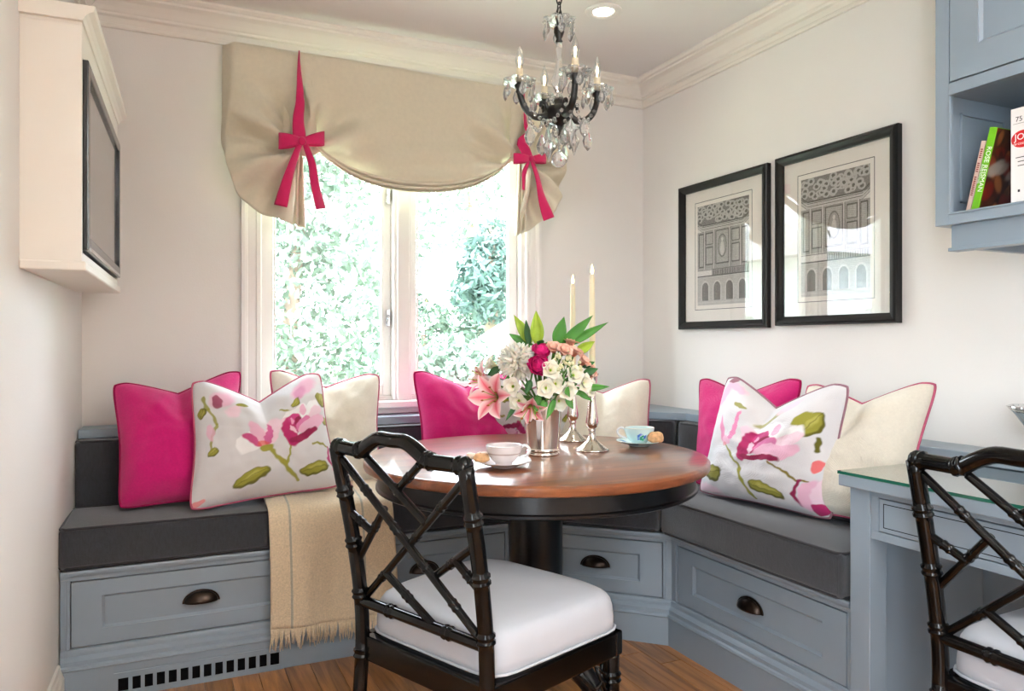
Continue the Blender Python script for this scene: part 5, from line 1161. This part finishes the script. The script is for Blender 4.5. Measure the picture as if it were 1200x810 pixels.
for i, (px, py, dp, d) in enumerate([(645, 434, 2.23, (.2, -.9, .3)), (651, 450, 2.23, (.1, -1, .1)), (672, 440, 2.25, (.4, -.8, .3)), (683, 449, 2.27, (.6, -.7, .1)), (664, 457, 2.24, (.3, -.9, -.1)), (640, 455, 2.22, (0, -1, 0)), (601, 453, 2.24, (-.4, -.9, 0)), (690, 455, 2.31, (.8, -.5, 0)), (576, 428, 2.38, (-.9, -.3, .4)), (608, 470, 2.25, (-.3, -.9, -.2)), (655, 470, 2.27, (.2, -.9, -.3))]):
    blossom(px, py, dp, dirs(*d), ('cream white blossom next to the open rose', 'cream white blossom low on the bouquet above the vase', 'cream white blossom under the berry sprigs', 'cream white blossom at the bouquet edge by the candlestick', 'cream white blossom low on the bouquet above the vase', 'cream white blossom low on the bouquet above the vase', 'cream white blossom between chrysanthemum and lilies', 'cream white blossom at the bouquet edge by the candlestick', 'cream white blossom behind the chrysanthemum', 'cream white blossom between chrysanthemum and lilies', 'cream white blossom resting at the vase rim')[i], 1.45, CRM, WH2, 'cream blossoms in the bouquet', 5)
for i, (px, py, dp) in enumerate([(655, 420, 2.25), (668, 425, 2.24), (660, 430, 2.22), (676, 430, 2.26), (664, 418, 2.28)]):
    h = hpos(px, py, dp); t = fl_thing('berry_sprig', 'sprig of pale round berries between the peach blossoms', 'berries', h, 'berry sprigs')
    for k in range(6):
        p = h+Vector((random.uniform(-.016, .016), random.uniform(-.012, .012), random.uniform(-.012, .014))); MB().ball(tuple(p), .0056, 10, 7).build('berry', 'bud_cream', t, smooth=True)
        MB().tube([h-Vector((0, 0, .02)), p], .0011, 5).build('stalk', 'stem_green', t, smooth=True)
    stem_to(t, h-Vector((0, 0, .02)), Vector((0, 0, 1)))
def leaf(p0, p1, W, label, matl, bend=.15, grp='lance leaves in the bouquet', name='leaf_sprig', fold=.35, n=13):
    p0, p1 = Vector(p0), Vector(p1); t = fl_thing(name, label, 'leaf', p0, grp); ax = p1-p0; L = ax.length; ax.normalize(); side = ax.cross(-FWD).normalized(); nn = side.cross(ax); P = []
    for i in range(n):
        s = i/(n-1); w = W*math.sin(math.pi*min(1, .06+.94*s)**.75)**1.0 if s < 1 else 0; c = p0+ax*L*s+nn*bend*L*s*s*.6
        P.append([c+side*w*k+nn*abs(k)*w*fold for k in (-1, -.5, 0, .5, 1)])
    MB().grid(P).build('blade', matl, t, smooth=True, solid=.0008); stem_to(t, p0, ax); return t
def lf(a, b, W, label, matl, **k): leaf(hpos(*a), hpos(*b), W, label, matl, **k)
UP = 'tall pointed leaf rising above the flowers'
lf((622, 402, 2.36), (602, 369, 2.36), .017, 'lime green pointed leaf standing above the chrysanthemum', 'leaf_lime', grp='tall leaves above the bouquet')
lf((618, 404, 2.37), (596, 391, 2.37), .013, 'short dark leaf beside the chrysanthemum', 'leaf_green', grp='tall leaves above the bouquet')
lf((620, 404, 2.34), (616, 374, 2.34), .011, 'narrow dark green leaf against the lime leaf', 'leaf_dark', grp='tall leaves above the bouquet')
lf((630, 403, 2.34), (628, 364, 2.34), .021, 'upright yellow green lily bud leaf above the roses', 'leaf_lime', fold=.7, grp='tall leaves above the bouquet')
lf((652, 404, 2.36), (661, 371, 2.36), .021, 'broad glossy green leaf upright behind the blossoms', 'leaf_green', grp='tall leaves above the bouquet')
lf((658, 406, 2.36), (694, 370, 2.38), .018, 'long green leaf slanting towards the candles', 'leaf_green', grp='tall leaves above the bouquet')
lf((665, 404, 2.38), (712, 378, 2.40), .014, 'longest green leaf reaching out past the candles', 'leaf_green', grp='tall leaves above the bouquet')
lf((675, 413, 2.38), (697, 400, 2.38), .016, 'yellow green lily bud beside the peach blossoms', 'leaf_lime', fold=.8, grp='tall leaves above the bouquet')
LO = 'dark green leaf drooping from the lower edge of the bouquet'
for a, b, W, mm in (((682, 455, 2.30), (714, 453, 2.31), .011, 'leaf_green'), ((676, 458, 2.29), (694, 470, 2.29), .009, 'leaf_green'), ((684, 438, 2.31), (701, 432, 2.31), .012, 'leaf_dark'), ((683, 430, 2.34), (697, 424, 2.34), .010, 'leaf_dark'),
                    ((650, 468, 2.25), (640, 492, 2.24), .010, 'leaf_green'), ((632, 462, 2.24), (627, 486, 2.24), .012, 'leaf_green'), ((605, 474, 2.26), (592, 494, 2.25), .007, 'leaf_dark'), ((640, 470, 2.23), (632, 480, 2.23), .012, 'leaf_green'),
                    ((664, 466, 2.26), (672, 480, 2.26), .010, 'leaf_green'), ((586, 432, 2.37), (571, 440, 2.37), .014, 'leaf_dark'), ((658, 448, 2.24), (668, 466, 2.23), .012, 'leaf_green'), ((668, 452, 2.26), (680, 464, 2.26), .011, 'leaf_green'), ((644, 444, 2.25), (654, 464, 2.24), .011, 'leaf_dark'), ((622, 446, 2.25), (616, 462, 2.25), .011, 'leaf_dark'), ((600, 440, 2.28), (590, 452, 2.28), .010, 'leaf_green'), ((636, 404, 2.31), (628, 400, 2.28), .013, 'leaf_dark')):
    px_, py_ = b[0], b[1]
    lab = 'green leaf reaching towards the candlestick' if px_ > 690 else ('green leaf drooping over the vase rim' if py_ > 474 and px_ > 610 else ('dark leaf beside the pink lilies' if px_ < 600 else 'green leaf between the cream blossoms'))
    lf(a, b, W, lab, mm, grp='drooping leaves in the bouquet')
